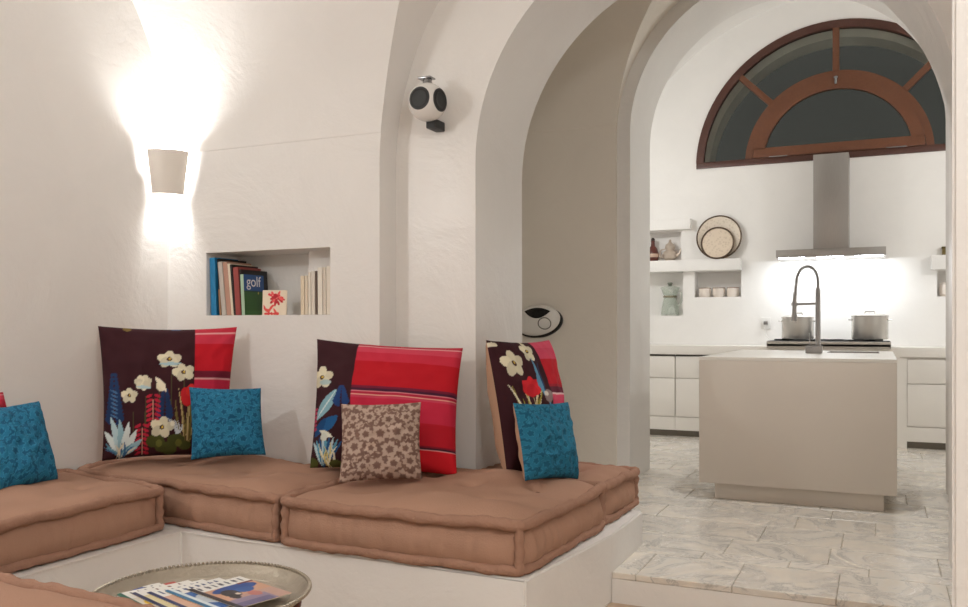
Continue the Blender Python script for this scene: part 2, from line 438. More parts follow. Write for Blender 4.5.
pl = slab([(WC-.805, WZ+.064), (WC+.805, WZ+.064), (WC+.795, WZ+.16), (WC-.795, WZ+.16)], [], KY-.03, KY+.03); add(sash, pl)
so = obj('sash', sash, WOODW, w, 'reddish half-round opening sash')
obj('latch', box((WC-.012, KY-.055, WZ+.74), (WC+.012, KY-.028, WZ+.82), .004, box((WC-.02, KY-.05, WZ+.80), (WC+.02, KY-.03, WZ+.815), .003)), CHROME, so)
for dx in (-.55, .55):
    obj('hinge', box((WC+dx-.09, KY-.034, WZ+.058), (WC+dx+.09, KY-.026, WZ+.068), .002), CHROME, so)
for a in (PI/4, PI/2, 3*PI/4):
    M = Matrix.Translation((WC, KY, WZ)) @ Matrix.Rotation(-(a-PI/2), 4, 'Y')
    obj('glazing_bar', box((-.032, -.012, .87), (.032, .05, WR-.06), .006, M=M), WOODW, w)
def pane(name, pts, parent, y):
    obj(name, slab(pts, [], y, y+.006), PANE, parent, smooth=0)
pane('pane', [(WC + .71*math.cos(a), WZ + .71*math.sin(a)) for a in np.linspace(.21, PI-.21, 40)], so, KY+.002)
for k in range(4):
    a0, a1 = k*PI/4+(.05 if k == 0 else .012), (k+1)*PI/4-(.05 if k == 3 else .012)
    aa = np.linspace(a0, a1, 14)
    pane('pane', [(WC+1.33*math.cos(a), WZ+1.33*math.sin(a)) for a in aa] + [(WC+.88*math.cos(a), WZ+.88*math.sin(a)) for a in aa[::-1]], w, KY+.022)
ext = [(WC+1.31*math.cos(a), WZ+1.31*math.sin(a)) for a in np.linspace(0, PI, 49)]
struct('wall_exterior', slab(rect(-3, 2.2, 2.3, 5), [ext], KY+.305, KY+.62), NIGHT, 'outer stone reveal of the half-round window', 'wall', 25)

# ------------------------------------------------------------------ bench and mattresses
bench = [(XL, .72), (-1.3, .72), (-1.3, 1.70), (-2.95, 1.72), (-2.92, 3.03), (-1.188, 2.965), (-1.101, 3.79), (-1.098, 4.345), (-1.90, 4.36), (-1.90, 4.05), (-2.377, 4.05), (-2.377, YB), (XL, YB)]
tag(obj('masonry_bench', prism(bench, -.14, .168, .008), WALL), 'white plastered masonry bench base carrying the tan floor cushions', 'bench')

def mattress(label, c, z0, h, puff, tufts, seed, group='tan tufted mattress cushions on the masonry bench'):
    """tufted box cushion with hand-rolled edges; c = front-left, front-right, back-right, back-left"""
    c = [Vector((x, y, 0)) for x, y in c]
    cen = sum(c, Vector())/4
    t = thing('floor_cushion', label, 'cushion', (cen.x, cen.y, z0), group)
    rnd = random.Random(seed); so = seed*3.7
    def P(s, q):
        a, d = (s+1)/2, (q+1)/2
        return (c[0]*(1-a) + c[1]*a)*(1-d) + (c[3]*(1-a) + c[2]*a)*d
    def nz(p, f): return noise.noise(Vector((p.x*f+so, p.y*f, p.z*f+so)))
    n = 84; b = bmesh.new(); G = {}
    lx, ly = (c[1]-c[0]).length/2, (c[3]-c[0]).length/2
    def edge_z(p): return .019*nz(p, 2.7) + .009*nz(p, 8)
    def H(s, q, p):
        e = (1-s**6)*(1-q**6)
        z = z0 + h - .012 + edge_z(p) + (puff+.012)*e**.6 * (.85+.5*nz(p, 2.2)) + .010*nz(p, 6)*e
        for (ts, tq) in tufts:
            d = math.hypot((s-ts)*lx, (q-tq)*ly)
            z -= .030*math.exp(-(d/.04)**2) + .020*math.exp(-(d/.15)**2)
        return z
    for i in range(n+1):
        for j in range(n+1):
            s, q = 2*i/n-1, 2*j/n-1
            p = P(s*(1-.035*q**10), q*(1-.035*s**10))
            G[i, j] = b.verts.new((p.x, p.y, H(s, q, p)))
    for i in range(n):
        for j in range(n): b.faces.new([G[i, j], G[i+1, j], G[i+1, j+1], G[i, j+1]])
    per = [(i, 0) for i in range(n)] + [(n, j) for j in range(n)] + [(i, n) for i in range(n, 0, -1)] + [(0, j) for j in range(n, 0, -1)]
    top = [G[k] for k in per]; prev = top; m = len(per)
    for lev, f in enumerate((.85, .65, .45, .25, .1, 0)):
        ring = []
        for k, v in enumerate(top):
            dirn = Vector((v.co.x-cen.x, v.co.y-cen.y, 0))
            s, q = 2*per[k][0]/n-1, 2*per[k][1]/n-1
            ox = (1 if s > .999 else -1 if s < -.999 else 0); oy = (1 if q > .999 else -1 if q < -.999 else 0)
            out = ((c[1]-c[0]).normalized()*ox + (c[3]-c[0]).normalized()*oy)
            along = s if oy else q
            bl = (.036*math.sin(PI*min(1, f*1.05))**1.2 - .008)*(1-along**8)
            wr = .014*noise.noise(Vector((v.co.x*14+so, v.co.y*14, f*1.2))) + .015*noise.noise(Vector((v.co.x*27+so, v.co.y*27, f*1.6)))
            p = Vector((v.co.x, v.co.y, 0)) + out*(bl+wr*math.sin(PI*f))
            ring.append(b.verts.new((p.x, p.y, z0 + .004 + (h-.012)*f)))
        for k in range(m):
            b.faces.new([prev[k], prev[(k+1) % m], ring[(k+1) % m], ring[k]])
        prev = ring
    b.faces.new(prev[::-1])
    obj('mattress_body', b, CLOTH, t, smooth=60)
    def loop(z, r, off, f1):
        pts, rr = [], []
        K = 60
        sides = [((-1, -1), (1, -1)), ((1, -1), (1, 1)), ((1, 1), (-1, 1)), ((-1, 1), (-1, -1))]
        for (s0, q0), (s1, q1) in sides:
            for k in range(K):
                a = k/K; s, q = s0+(s1-s0)*a, q0+(q1-q0)*a
                e = 1-.034*(abs(s)*abs(q))**10
                p = P(s*e, q*e); d = (p-cen).normalized()
                p = p + d*off
                sag = 0
                pts.append((p.x + .004*nz(p, 9), p.y + .004*nz(p+Vector((5, 0, 0)), 9), z + (edge_z(p) if f1 == 4 else .006*nz(p, f1)) + .003*nz(p, 22)))
                rr.append(r*(1 + .30*nz(p, 26)))
        return tube(pts, rr, 10, True)
    obj('rolled_edge', loop(z0+h-.004, .0225, .010, 4), CLOTHD, t, smooth=60)
    obj('rolled_edge', loop(z0+.022, .019, .010, 5), CLOTHD, t, smooth=60)
    for s, q in ((-1, -1), (1, -1), (1, 1), (-1, 1)):
        p = P(s*.962, q*.962); d = (p-cen).normalized(); p = p + d*.012
        pts = [(p.x+.003*rnd.uniform(-1, 1), p.y+.003*rnd.uniform(-1, 1), z0+.02+(h-.03)*k/9) for k in range(10)]
        obj('corner_roll', tube(pts, [.019+.003*math.sin(k*2.1) for k in range(10)], 10), CLOTHD, t, smooth=60)
    for ts, tq in tufts:
        p = P(ts, tq); tb = lathe([(.0, .007), (.009, .006), (.014, 0), (.0, -.006)], (0, 0, 0), 10)
        bmesh.ops.translate(tb, verts=tb.verts, vec=(p.x, p.y, H(ts, tq, p)+.005)); obj('tuft', tb, TUFT, t)
    return t
T6 = [(-.5, -.45), (.5, -.45), (0, 0), (-.5, .45), (.5, .45)]
mattress('tan tufted cushion along the left wall, under the leftmost blue pillow', [(-3.0, 1.80), (-2.985, 2.985), (-3.80, 3.155), (-3.82, 1.80)], .168, .192, .05, [(0.55, -.35), (.55, .45), (-.3, .0), (-.45, -.5), (-.45, .5)], 1)
mattress('tan tufted cushion filling the corner under the black-flowered and blue pillow pair', [(-3.80, 3.215), (-2.362, 3.02), (-2.40, 3.84), (-3.80, 3.84)], .168, .192, .055, [(.05, -.35), (.55, -.40), (.30, .10), (-.35, .05), (.7, .3)], 2)
mattress('wide tan tufted cushion in the middle, under the red-striped and taupe pillows', [(-2.325, 3.00), (-1.215, 2.985), (-1.17, 3.90), (-2.33, 4.0)], .168, .192, .052, [(-.5, -.4), (.45, -.35), (.1, .25), (-.4, .5), (.6, .45)], 3)
mattress('narrow tan cushion at the end of the bench inside the near arch', [(-1.88, 3.955), (-1.185, 3.925), (-1.165, 4.46), (-1.87, 4.50)], .168, .185, .035, [(-.4, .2), (.3, .1)], 4)
mattress('tan cushion in the bottom left foreground in front of the tray table', [(-3.0, .76), (-1.45, .76), (-1.45, 1.675), (-2.98, 1.73)], .168, .192, .05, [(-.5, -.4), (.4, -.4), (0, 0), (-.5, .4), (.5, .4)], 5)

# ------------------------------------------------------------------ pillows
class Canvas:
    """pattern drawn in a pillow's own (u, v) space"""
    def __init__(s, n, bg, m=None):
        m = m or n
        g = np.linspace(0, 1, n); h = np.linspace(0, 1, m)
        s.u, s.v = np.meshgrid(g, h, indexing='ij'); s.c = np.zeros((n, m, 3)); s.c[:] = s2l(bg)
    def put(s, mask, rgb): s.c[mask] = s2l(rgb)
    def ell(s, x, y, rx, ry, rgb, a=0):
        dx, dy = s.u-x, s.v-y; c, q = math.cos(a), math.sin(a)
        s.put(((dx*c+dy*q)/rx)**2 + ((-dx*q+dy*c)/ry)**2 < 1, rgb)
    def band(s, v0, v1, rgb, u0=0, u1=1): s.put((s.v >= v0) & (s.v < v1) & (s.u >= u0) & (s.u <= u1), rgb)
    def blade(s, x0, y0, x1, y1, w, rgb, bow=0):
        dx, dy = x1-x0, y1-y0; L2 = dx*dx+dy*dy; L = math.sqrt(L2)
        t = ((s.u-x0)*dx + (s.v-y0)*dy)/L2; d = ((s.u-x0)*dy - (s.v-y0)*dx)/L
        d = d - bow*np.sin(np.clip(t, 0, 1)*PI)
        s.put((t > 0) & (t < 1) & (np.abs(d) < w*np.sin(np.clip(t, .02, .98)*PI)**.7), rgb)
    def flower(s, x, y, r, rgb=(226, 218, 190), n=5, mid=(70, 40, 30), sq=.8, ph=.3):
        for k in range(n):
            a = ph+2*PI*k/n
            s.ell(x+.55*r*math.cos(a), y+.55*r*sq*math.sin(a), .52*r, .40*r, tuple(int(q*(.90+.05*(k % 3))) for q in rgb), a)
        if mid: s.ell(x, y, .22*r, .20*r, mid); s.ell(x+.04*r, y+.03*r, .1*r, .09*r, (214, 180, 70))
    def spike(s, x, y0, y1, w, rgb, n=9):
        for k in range(n):
            f = k/(n-1); y = y0+(y1-y0)*f; ww = w*(1-.7*f)
            for sg in (-1, 1): s.ell(x+sg*ww*.6, y, ww*.62, .016, rgb, sg*.7)
    def cols(s): return s.c.reshape(-1, 3)

def stripes(cv, u0, bands):
    for v0, v1, rgb in bands: cv.band(v0, v1, rgb, u0, 1)

NP = 150
def rosettes(n, base, dark, mid, seed, k=34):
    cv = Canvas(NP, base); r = random.Random(seed)
    best = np.full(cv.u.shape, 9.); val = np.zeros(cv.u.shape)
    for i in range(n+1):
        for j in range(n+1):
            x = (i+(.5 if j % 2 else 0)+r.uniform(-.18, .18))/n; y = (j+r.uniform(-.18, .18))/n; ph = r.uniform(0, 6); sz = r.uniform(.8, 1.25)
            dx, dy = cv.u-x, cv.v-y; d = np.hypot(dx, dy); th_ = np.arctan2(dy, dx)
            rr_ = d/sz*(1+.11*np.cos(5*th_+ph)+.10*np.cos(11*th_-ph))
            w_ = np.sin(rr_*k*n/2.2) + .5*np.cos(th_*5+ph+rr_*20)
            m_ = rr_ < best; best[m_] = rr_[m_]; val[m_] = w_[m_]
    g = np.sin(cv.u*71+3*np.sin(cv.v*33))*np.sin(cv.v*67+3*np.sin(cv.u*29))
    cv.put((val > -.1) & (best < .62/n), mid); cv.put((val > .45) & (best < .6/n), dark); cv.put((best >= .62/n) & (g > .25), mid); cv.put(best < .09/n, dark)
    return cv
MAROON = (52, 16, 24)
def grass(cv, x, y, pal, n, h, spread, rnd, w=.006):
    for k in range(n):
        a = rnd.uniform(-spread, spread); cv.blade(x+rnd.uniform(-.03, .03), y, x+a, y+h*rnd.uniform(.6, 1), w, rnd.choice(pal), rnd.uniform(-.02, .02))

def pat_corner():
    cv = Canvas(NP, MAROON); r = random.Random(3)
    GOLD = [(150, 124, 70), (186, 164, 110), (110, 96, 50)]
    cv.ell(.55, 1, .04, .02, (60, 80, 120)); cv.ell(.20, .985, .03, .02, (120, 100, 50))
    for x, y0, y1 in ((.23, .1, .4), (.32, .1, .47), (.51, .2, .66), (.60, .2, .6), (.42, .2, .5)):
        cv.blade(x, y0, x+.01, y1, .005, (74, 70, 40))
    cv.spike(.09, .28, .62, .07, (28, 52, 92), 12); cv.spike(.47, .3, .50, .06, (26, 48, 88), 9)
    for k in range(7): cv.blade(.06, .33+.03*k, .12, .30+.03*k, .007, (70, 110, 150))
    for x, y0, y1 in ((.385, .25, .46), (.30, .03, .24)):
        for k in range(7):
            y = y0+(y1-y0)*k/6
            cv.ell(x-.03, y, .026, .011, (172, 28, 52), .5); cv.ell(x+.03, y, .026, .011, (172, 28, 52), -.5)
        cv.blade(x, y0-.05, x, y1+.02, .004, (196, 140, 120))
    grass(cv, .64, .05, GOLD, 14, .48, .10, r, .006)
    for k in range(5): cv.blade(.56, .16, .48+.03*k, .30-.01*k, .006, (200, 206, 210), .02)
    LEAF = [(176, 200, 204), (140, 176, 186), (206, 216, 214)]
    for dx, hh in ((-.12, .17), (-.07, .27), (0, .25), (.07, .23), (.13, .17), (.17, .10)):
        cv.blade(.13, .02, .13+dx, .04+hh, .026, LEAF[int(hh*100) % 3], .01)
    grass(cv, .13, .0, [(90, 140, 160), (60, 100, 140), (214, 206, 180)], 10, .13, .13, r, .007)
    for x, y, rr in ((.40, .12, .07), (.46, .07, .06), (.56, .12, .07), (.63, .08, .05), (.51, .05, .06)): cv.ell(x, y, rr, rr*.75, (66, 70, 26))
    for x, y in ((.43, .10), (.58, .10)): cv.ell(x, y, .025, .03, (96, 98, 40))
    cv.ell(.63, .45, .045, .07, (196, 32, 38), .2); cv.ell(.66, .50, .03, .05, (208, 44, 40), -.3)
    cv.flower(.50, .735, .085, sq=.55); cv.blade(.42, .70, .60, .70, .012, (160, 190, 200)); cv.flower(.605, .635, .082, sq=.6, ph=.6)
    cv.flower(.31, .56, .062, mid=None, sq=.8, n=7); cv.blade(.26, .53, .37, .52, .012, (168, 196, 204))
    cv.flower(.205, .465, .062, sq=.75); cv.ell(.44, .53, .035, .04, (226, 216, 186), .5); cv.blade(.40, .60, .48, .49, .02, (232, 224, 200))
    cv.flower(.45, .225, .088, ph=.1); cv.ell(.53, .25, .018, .02, (236, 230, 210))
    stripes(cv, .69, [(.0, .2, (176, 26, 48)), (.2, .45, (150, 20, 42)), (.45, .58, (188, 34, 64)), (.58, .592, (206, 150, 150)), (.592, .60, (110, 22, 44)),
                      (.60, .65, (104, 18, 40)), (.65, .86, (186, 16, 34)), (.86, .945, (196, 50, 72)), (.945, .955, (222, 160, 160)), (.955, 1.01, (190, 44, 64))])
    return cv
def pat_red():
    cv = Canvas(NP, MAROON); r = random.Random(7)
    cv.flower(.07, .68, .09, sq=.9); cv.ell(.10, .64, .05, .02, (170, 190, 190))
    cv.blade(.05, .35, .20, .58, .045, (128, 170, 182), .0); cv.blade(.05, .35, .20, .58, .006, (200, 214, 214))
    cv.spike(.24, .48, .60, .06, (30, 60, 112), 7); cv.blade(.04, .28, .22, .38, .045, (30, 88, 140), .02); cv.blade(.03, .22, .13, .36, .03, (24, 70, 120))
    for k in range(6): cv.ell(.03, .28+.03*k, .022, .012, (176, 56, 88))
    for k in range(9): cv.blade(.10, .0, .02+.03*k, .24-.012*abs(k-4), .014, [(186, 208, 214), (90, 150, 176), (30, 80, 128)][k % 3], .01)
    cv.blade(.08, .27, .19, .22, .02, (220, 220, 204)); cv.ell(.12, .22, .03, .03, (206, 208, 196))
    grass(cv, .16, 0, [(210, 196, 130), (150, 130, 60), (226, 224, 200)], 10, .18, .10, r, .007)
    cv.ell(.02, .03, .05, .04, (70, 76, 30)); cv.ell(.2, .02, .05, .03, (80, 84, 36))
    stripes(cv, .31, [(0, .155, (196, 20, 34)), (.155, .165, (214, 150, 150)), (.165, .178, (60, 22, 40)), (.178, .19, (130, 20, 40)), (.19, .36, (176, 18, 36)), (.36, .53, (184, 34, 62)),
                      (.53, .545, (190, 60, 84)), (.545, .553, (222, 170, 150)), (.553, .575, (170, 30, 60)), (.575, .583, (216, 130, 140)), (.583, .60, (64, 20, 46)), (.60, .62, (110, 22, 50)),
                      (.62, .83, (178, 14, 30)), (.83, .91, (190, 40, 62)), (.91, .96, (198, 62, 84)), (.96, .967, (226, 180, 180)), (.967, 1.01, (176, 40, 60))])
    return cv
def pat_narrow():
    cv = Canvas(NP, MAROON); r = random.Random(11)
    cv.flower(.17, .80, .12, sq=.75); cv.flower(.42, .90, .09, sq=1); cv.ell(.03, .96, .05, .02, (222, 214, 190))
    grass(cv, .25, .30, [(206, 190, 140), (226, 220, 190), (150, 140, 60)], 12, .36, .20, r, .009)
    for a, b in ((-.10, .1), (0, .13), (.10, .1)): cv.blade(.30, .54, .30+a, .56+b, .055, (202, 34, 44))
    cv.ell(.30, .58, .07, .05, (190, 28, 40))
    cv.blade(.52, .45, .44, .84, .03, (90, 140, 170), -.06); cv.blade(.54, .45, .5, .80, .012, (30, 60, 100), -.06); cv.ell(.50, .53, .06, .05, (140, 120, 120)); cv.ell(.47, .55, .03, .02, (206, 200, 190))
    for x, y, q in ((.22, .30, .1), (.30, .27, .09), (.38, .31, .09), (.30, .34, .07)): cv.ell(x, y, q, .05, (84, 96, 36), x*3)
    cv.blade(.30, .02, .28, .34, .02, (120, 128, 60)); cv.ell(.34, .18, .06, .04, (50, 60, 28), .8)
    stripes(cv, .56, [(0, .5, (200, 60, 92)), (.5, .54, (206, 70, 100)), (.54, .552, (226, 190, 190)), (.552, .60, (96, 24, 48)), (.60, .62, (150, 24, 44)),
                      (.62, .83, (178, 20, 36)), (.83, .93, (190, 62, 88)), (.93, 1.01, (198, 72, 96))])
    return cv

def pillow(label, cor, T, front, back, seed, cv=None, group=None, ear=.05):
    """stuffed cushion between four corner points TL, TR, BR, BL; slightly waisted edges, pointed corners, two cover panels"""
    TL, TR, BR, BL = [Vector(p) for p in cor]
    base = (BL+BR)/2
    t = thing('throw_pillow', label, 'pillow', base, group)
    nrm = ((TR-TL)+(BR-BL)).cross((TL-BL)+(TR-BR)).normalized()
    n = NP if cv is not None else 60
    so = seed*5.3
    for side, m, nm in ((1, front, 'front_cover'), (-1, back, 'back_cover')):
        nn = n if (side == 1) else 50
        b = bmesh.new(); V = []
        for i in range(nn):
            for j in range(nn):
                u, v = 2*i/(nn-1)-1, 2*j/(nn-1)-1
                uu = u*(1-ear*(1-v*v)*abs(u)**2); vv = v*(1-ear*(1-u*u)*abs(v)**2)
                a, d = (uu+1)/2, (vv+1)/2
                p = (BL*(1-a)+BR*a)*(1-d) + (TL*(1-a)+TR*a)*d
                f = max(0, (1-u*u)*(1-v*v))
                th = T*f**.42*(1-.14*v)
                w = .016*noise.noise(Vector((u*2.2+so, v*2.2, side*3))) + .008*noise.noise(Vector((u*6+so, v*6, side*7)))
                # tension creases running in from the corners
                cr = .007*math.sin(14*(abs(u)-abs(v)) + 3*noise.noise(Vector((u*2, v*2, so))))*(abs(u*v))**1.2
                p = p + nrm*side*(th + (w+cr)*f**.3)
                V.append(b.verts.new(p))
        uvl = b.loops.layers.uv.new('UVMap')
        for i in range(nn-1):
            for j in range(nn-1):
                q = [i*nn+j, (i+1)*nn+j, (i+1)*nn+j+1, i*nn+j+1]
                fc = b.faces.new([V[k] for k in (q if side == 1 else q[::-1])])
                for lp, k in zip(fc.loops, q if side == 1 else q[::-1]): lp[uvl].uv = ((k//nn)/(nn-1), (k % nn)/(nn-1))
        o = obj(nm, b, m, t, smooth='keep')
        for p in o.data.polygons: p.use_smooth = True
        if cv is not None and side == 1: set_colors(o, cv.cols())
        if cv is not None and side == -1: o['label'] = 'plain beige back panel'
    return t

def at(px, py, d):
    """point of the room at camera depth d behind a pixel of the 968x607 frame"""
    u = (px-484)/864*d; a = math.radians(24.6)
    return (u*math.cos(a) - d*math.sin(a), u*math.sin(a) + d*math.cos(a), 1.10 + (328-py)/864*d)

EG, BG = 'large embroidered patchwork pillows', 'small blue damask pillows'
pillow('large dark maroon pillow with white flowers and a red striped end, standing in the corner', [at(98, 326, 4.60), at(237, 327, 4.80), at(228, 456, 4.76), at(102, 461, 4.45)], .125, EMBRO, BEIGE, 1, pat_corner(), EG)
pillow('small blue pillow leaning on the flowered corner pillow', [at(189, 387, 4.50), at(261, 388, 4.56), at(266, 455, 4.47), at(191, 460, 4.41)], .07, EMBRO, BLUE, 2, rosettes(5, (32, 108, 142), (20, 84, 118), (48, 128, 160), 4), BG)
pillow('large pillow mostly red striped with a maroon flowered strip, behind the taupe lace pillow', [at(317, 339, 4.50), at(463, 348, 4.36), at(457, 476, 4.16), at(310, 468, 4.34)], .125, EMBRO, BEIGE, 3, pat_red(), EG)
pillow('small taupe lace-patterned pillow in front of the red striped pillow', [at(341, 404, 4.06), at(421, 402, 4.05), at(422, 479, 3.98), at(339, 483, 3.93)], .07, EMBRO, TAUPE, 4, rosettes(5, (176, 154, 140), (116, 90, 80), (142, 116, 104), 9))
pillow('large flowered pillow with a pink and red striped end, leaning on the arch jamb', [at(486, 340, 4.28), at(549, 340, 4.78), at(566, 468, 4.60), at(507, 476, 4.12)], .125, EMBRO, BEIGE, 5, pat_narrow(), EG)
pillow('small blue pillow leaning on the flowered pillow beside the arch jamb', [at(513, 403, 3.98), at(568, 402, 4.28), at(578, 479, 4.18), at(525, 481, 3.90)], .07, EMBRO, BEIGE, 6, rosettes(5, (32, 108, 138), (22, 86, 114), (46, 124, 152), 5), BG)
pillow('small blue pillow at the left edge, leaning on the long left wall', [at(-38, 412, 3.75), at(39, 401, 4.12), at(58, 479, 3.97), at(-22, 499, 3.56)], .075, EMBRO, BLUE, 7, rosettes(5, (32, 108, 142), (20, 84, 118), (48, 128, 160), 6), BG)
pillow('red striped pillow barely showing behind the blue pillow at the left edge', [at(-78, 392, 3.72), at(3, 392, 4.08), at(26, 474, 4.10), at(-62, 500, 3.70)], .05, EMBRO, BEIGE, 8, pat_red(), EG)

# ------------------------------------------------------------------ books in the niche
def book(label, x, t, h, dep, lean, spine, y=3.905, pages=True, group=None, cover=None):
    r = thing('book', label, 'book', (x, y, NZ0+.001), group)
    r.rotation_euler = (0, math.radians(-lean), 0)
    c = .0025
    b = box((0, 0, 0), (c, dep, h)); box((t-c, 0, 0), (t, dep, h), 0, b); box((0, -.001, 0), (t, c, h), .0009, b)
    obj('cover', b, spine, r, local=True, smooth=0)
    obj('pages', box((c, c, .003), (t-c, dep-.004, h-.003)), PAPER, r, local=True, smooth=0)
    return r
def bmat(n, rgb, r=.45): return mat('book_'+n, rgb, r, var=.08, vscale=30)
LB = 'books leaning at the left of the niche'
DARK = bmat('black', (30, 24, 24))
book('tall bright blue book, leftmost in the niche', -3.531, .040, .335, .20, 2.2, bmat('blue', (36, 128, 180)), group=LB)
book('tall black book right beside the bright blue book', -3.4795, .014, .33, .24, 4, DARK, 3.92, group=LB)
book('short brown booklet with a pale top between black and grey-white books', -3.464, .012, .15, .16, 4.2, bmat('brown', (150, 116, 86)), 3.90, group=LB)
bx = -3.446
for t_, h_, d_, ln, m_, y_, lb in [(.030, .31, .21, 6, bmat('greywhite', (190, 184, 176)), 3.90, 'grey-white book with dark specks on its spine'),
        (.033, .308, .21, 6, bmat('pink', (184, 142, 124)), 3.905, 'dusty pink book beside the grey-white book'),
        (.016, .298, .22, 6, bmat('cream', (224, 212, 190)), 3.905, 'cream-spined book beside the dusty pink book'),
        (.013, .292, .23, 6, DARK, 3.905, 'thin black book between the cream and the red book'),
        (.036, .275, .20, 4.5, bmat('brickred', (150, 66, 62)), 3.905, 'brick red book in the leaning row'),
        (.013, .262, .23, 4, DARK, 3.91, 'black book behind the golf book')]:
    book(lb, bx, t_, h_, d_, ln, m_, y_, group=LB); bx += t_/math.cos(math.radians(ln)) + .0012
g = book('golf book with a blue and green cover and white lettering', bx, .022, .232, .175, 3, bmat('palegreen', (170, 196, 170)), 3.895, group=LB)
cvb = Canvas(40, (52, 92, 46)); cvb.band(.60, 1.01, (44, 82, 138)); cvb.band(0, .12, (62, 104, 54)); cvb.ell(.7, .56, .03, .03, (190, 180, 90)); cvb.band(.585, .6, (36, 58, 40))
def printed(name, cv, O, U, Vv, m, parent, label=None):
    """printed sheet: grid from corner O spanned by U and V (local space of parent)"""
    n, k = cv.u.shape; b = bmesh.new(); O, U, Vv = Vector(O), Vector(U), Vector(Vv)
    vs = [b.verts.new(O + U*cv.u[i, j] + Vv*cv.v[i, j]) for i in range(n) for j in range(k)]
    for i in range(n-1):
        for j in range(k-1): b.faces.new([vs[i*k+j], vs[(i+1)*k+j], vs[(i+1)*k+j+1], vs[i*k+j+1]])
    o = obj(name, b, m, parent, label, smooth='keep', local=True); set_colors(o, cv.cols()); return o
printed('jacket', cvb, (.0226, 0, 0), (0, .175, 0), (0, 0, .232), PRINT, g, 'blue and green printed jacket')
fc = bpy.data.curves.new('golf_text', 'FONT'); fc.body = 'golf'; fc.size = .085; fc.extrude = .0004
tmp = bpy.data.objects.new('golf_text', fc); col.objects.link(tmp)
bpy.context.view_layer.update()
tm = bpy.data.meshes.new_from_object(tmp.evaluated_get(bpy.context.evaluated_depsgraph_get())); bpy.data.objects.remove(tmp)
tm.materials.append(mat('white_ink', (226, 226, 230), .5))
to = bpy.data.objects.new('lettering', tm); col.objects.link(to); to.parent = g; to['label'] = 'white word golf on the cover'
to.matrix_basis = Matrix.Translation((.0236, .022, .165)) @ Matrix(((0, 0, 1, 0), (1, 0, 0, 0), (0, 1, 0, 0), (0, 0, 0, 1)))
f = thing('book', 'small square cream book with a red flower on its cover', 'book', (-3.178, 3.925, NZ0+.001), LB)
f.rotation_euler = (math.radians(-7), 0, math.radians(28))
obj('pages', box((.001, .003, .002), (.132, .015, .14)), PAPER, f, local=True, smooth=0)
obj('cover', box((0, 0, 0), (.135, .003, .143), 0, box((0, .014, 0), (.135, .017, .143))), bmat('cream2', (230, 214, 190)), f, local=True, smooth=0)
cf = Canvas(48, (232, 216, 194))
rr = random.Random(2)
for k in range(26):
    a = rr.uniform(0, 2*PI); q = rr.uniform(.02, .27); cf.ell(.55+q*math.cos(a)*1.15, .70+q*math.sin(a), .10, .05, rr.choice([(206, 30, 46), (222, 52, 64), (186, 24, 40), (230, 90, 90)]), a)
for x0, y0, x1, y1 in ((.52, .42, .3, .2), (.5, .42, .2, .0), (.45, .3, .7, .02), (.05, .3, .3, .22), (.05, .42, .25, .1)): cf.blade(x0, y0, x1, y1, .045, (222, 74, 70), .04)
for k in range(5): cf.ell(.15+.12*k, .05, .07, .05, (216, 60, 60), k)
printed('cover_art', cf, (0, -.0006, 0), (.135, 0, 0), (0, 0, .143), PRINT, f, 'printed red flower')
RBG = 'cream paperbacks at the right end of the niche'
xs = -2.893
rights = [(.024, .213, (222, 206, 180), 'first cream paperback of the right-hand row, shortest and leftmost'), (.020, .214, (214, 202, 182), 'second short cream paperback of the right-hand row'),
          (.016, .232, (226, 218, 204), 'thin off-white paperback, third in the right-hand row'), (.024, .237, (216, 208, 196), 'pale grey-cream paperback in the middle of the right-hand row'),
          (.012, .238, (96, 78, 66), 'thin dark brown paperback in the right-hand cream row'), (.030, .256, (230, 224, 212), 'thick tall white paperback right of the dark brown one'),
          (.020, .257, (208, 198, 184), 'tall grey-cream paperback, second from the right niche side'), (.028, .260, (228, 220, 206), 'tallest white paperback against the right side of the niche')]
for k, (t, h, c, lb) in enumerate(rights):
    book(lb, xs, t, h, .16, .6, bmat('paper%d' % k, c, .6), 3.90, group=RBG); xs += t+.0035

# ------------------------------------------------------------------ corner sconce
s = thing('wall_sconce', 'curved aluminium wall lamp shining up and down in the corner', 'wall lamp', (XL, YB, 1.875))
def sconce_sheet():
    b = bmesh.new(); n = 20; R = [(.150, .135, 0), (.185, .168, .25)]; th = .003; rows = []
    for q in range(9):
        f = q/8; z = 1.878+.25*f; r = .140+.042*f
        for rad in (r, r-th):
            rows.append([b.verts.new((XL + rad*math.sin(a), YB - rad*math.cos(a), z)) for a in np.linspace(.10, PI/2-.10, n)])
    for q in range(8):
        o0, i0, o1, i1 = rows[2*q], rows[2*q+1], rows[2*q+2], rows[2*q+3]
        for k in range(n-1):
            b.faces.new([o0[k], o0[k+1], o1[k+1], o1[k]]); b.faces.new([i0[k], i1[k], i1[k+1], i0[k+1]])
        for k in (0, n-1): b.faces.new([o0[k], o1[k], i1[k], i0[k]])
    for k in range(n-1):
        b.faces.new([rows[0][k], rows[1][k], rows[1][k+1], rows[0][k+1]]); b.faces.new([rows[-2][k], rows[-2][k+1], rows[-1][k+1], rows[-1][k]])
    return b
obj('lamp_shade', sconce_sheet(), ALU, s)
br = box((XL+.004, YB-.012, 1.97), (XL+.10, YB-.001, 2.05), .002); box((XL+.02, YB-.15, 2.005), (XL+.032, YB-.01, 2.02), 0, br, M=Matrix.Identity(4))
tube([(XL+.05, YB-.01, 2.01), (XL+.108, YB-.108, 2.01)], .005, 8, bm=br)
obj('bracket', br, CHROME, s)
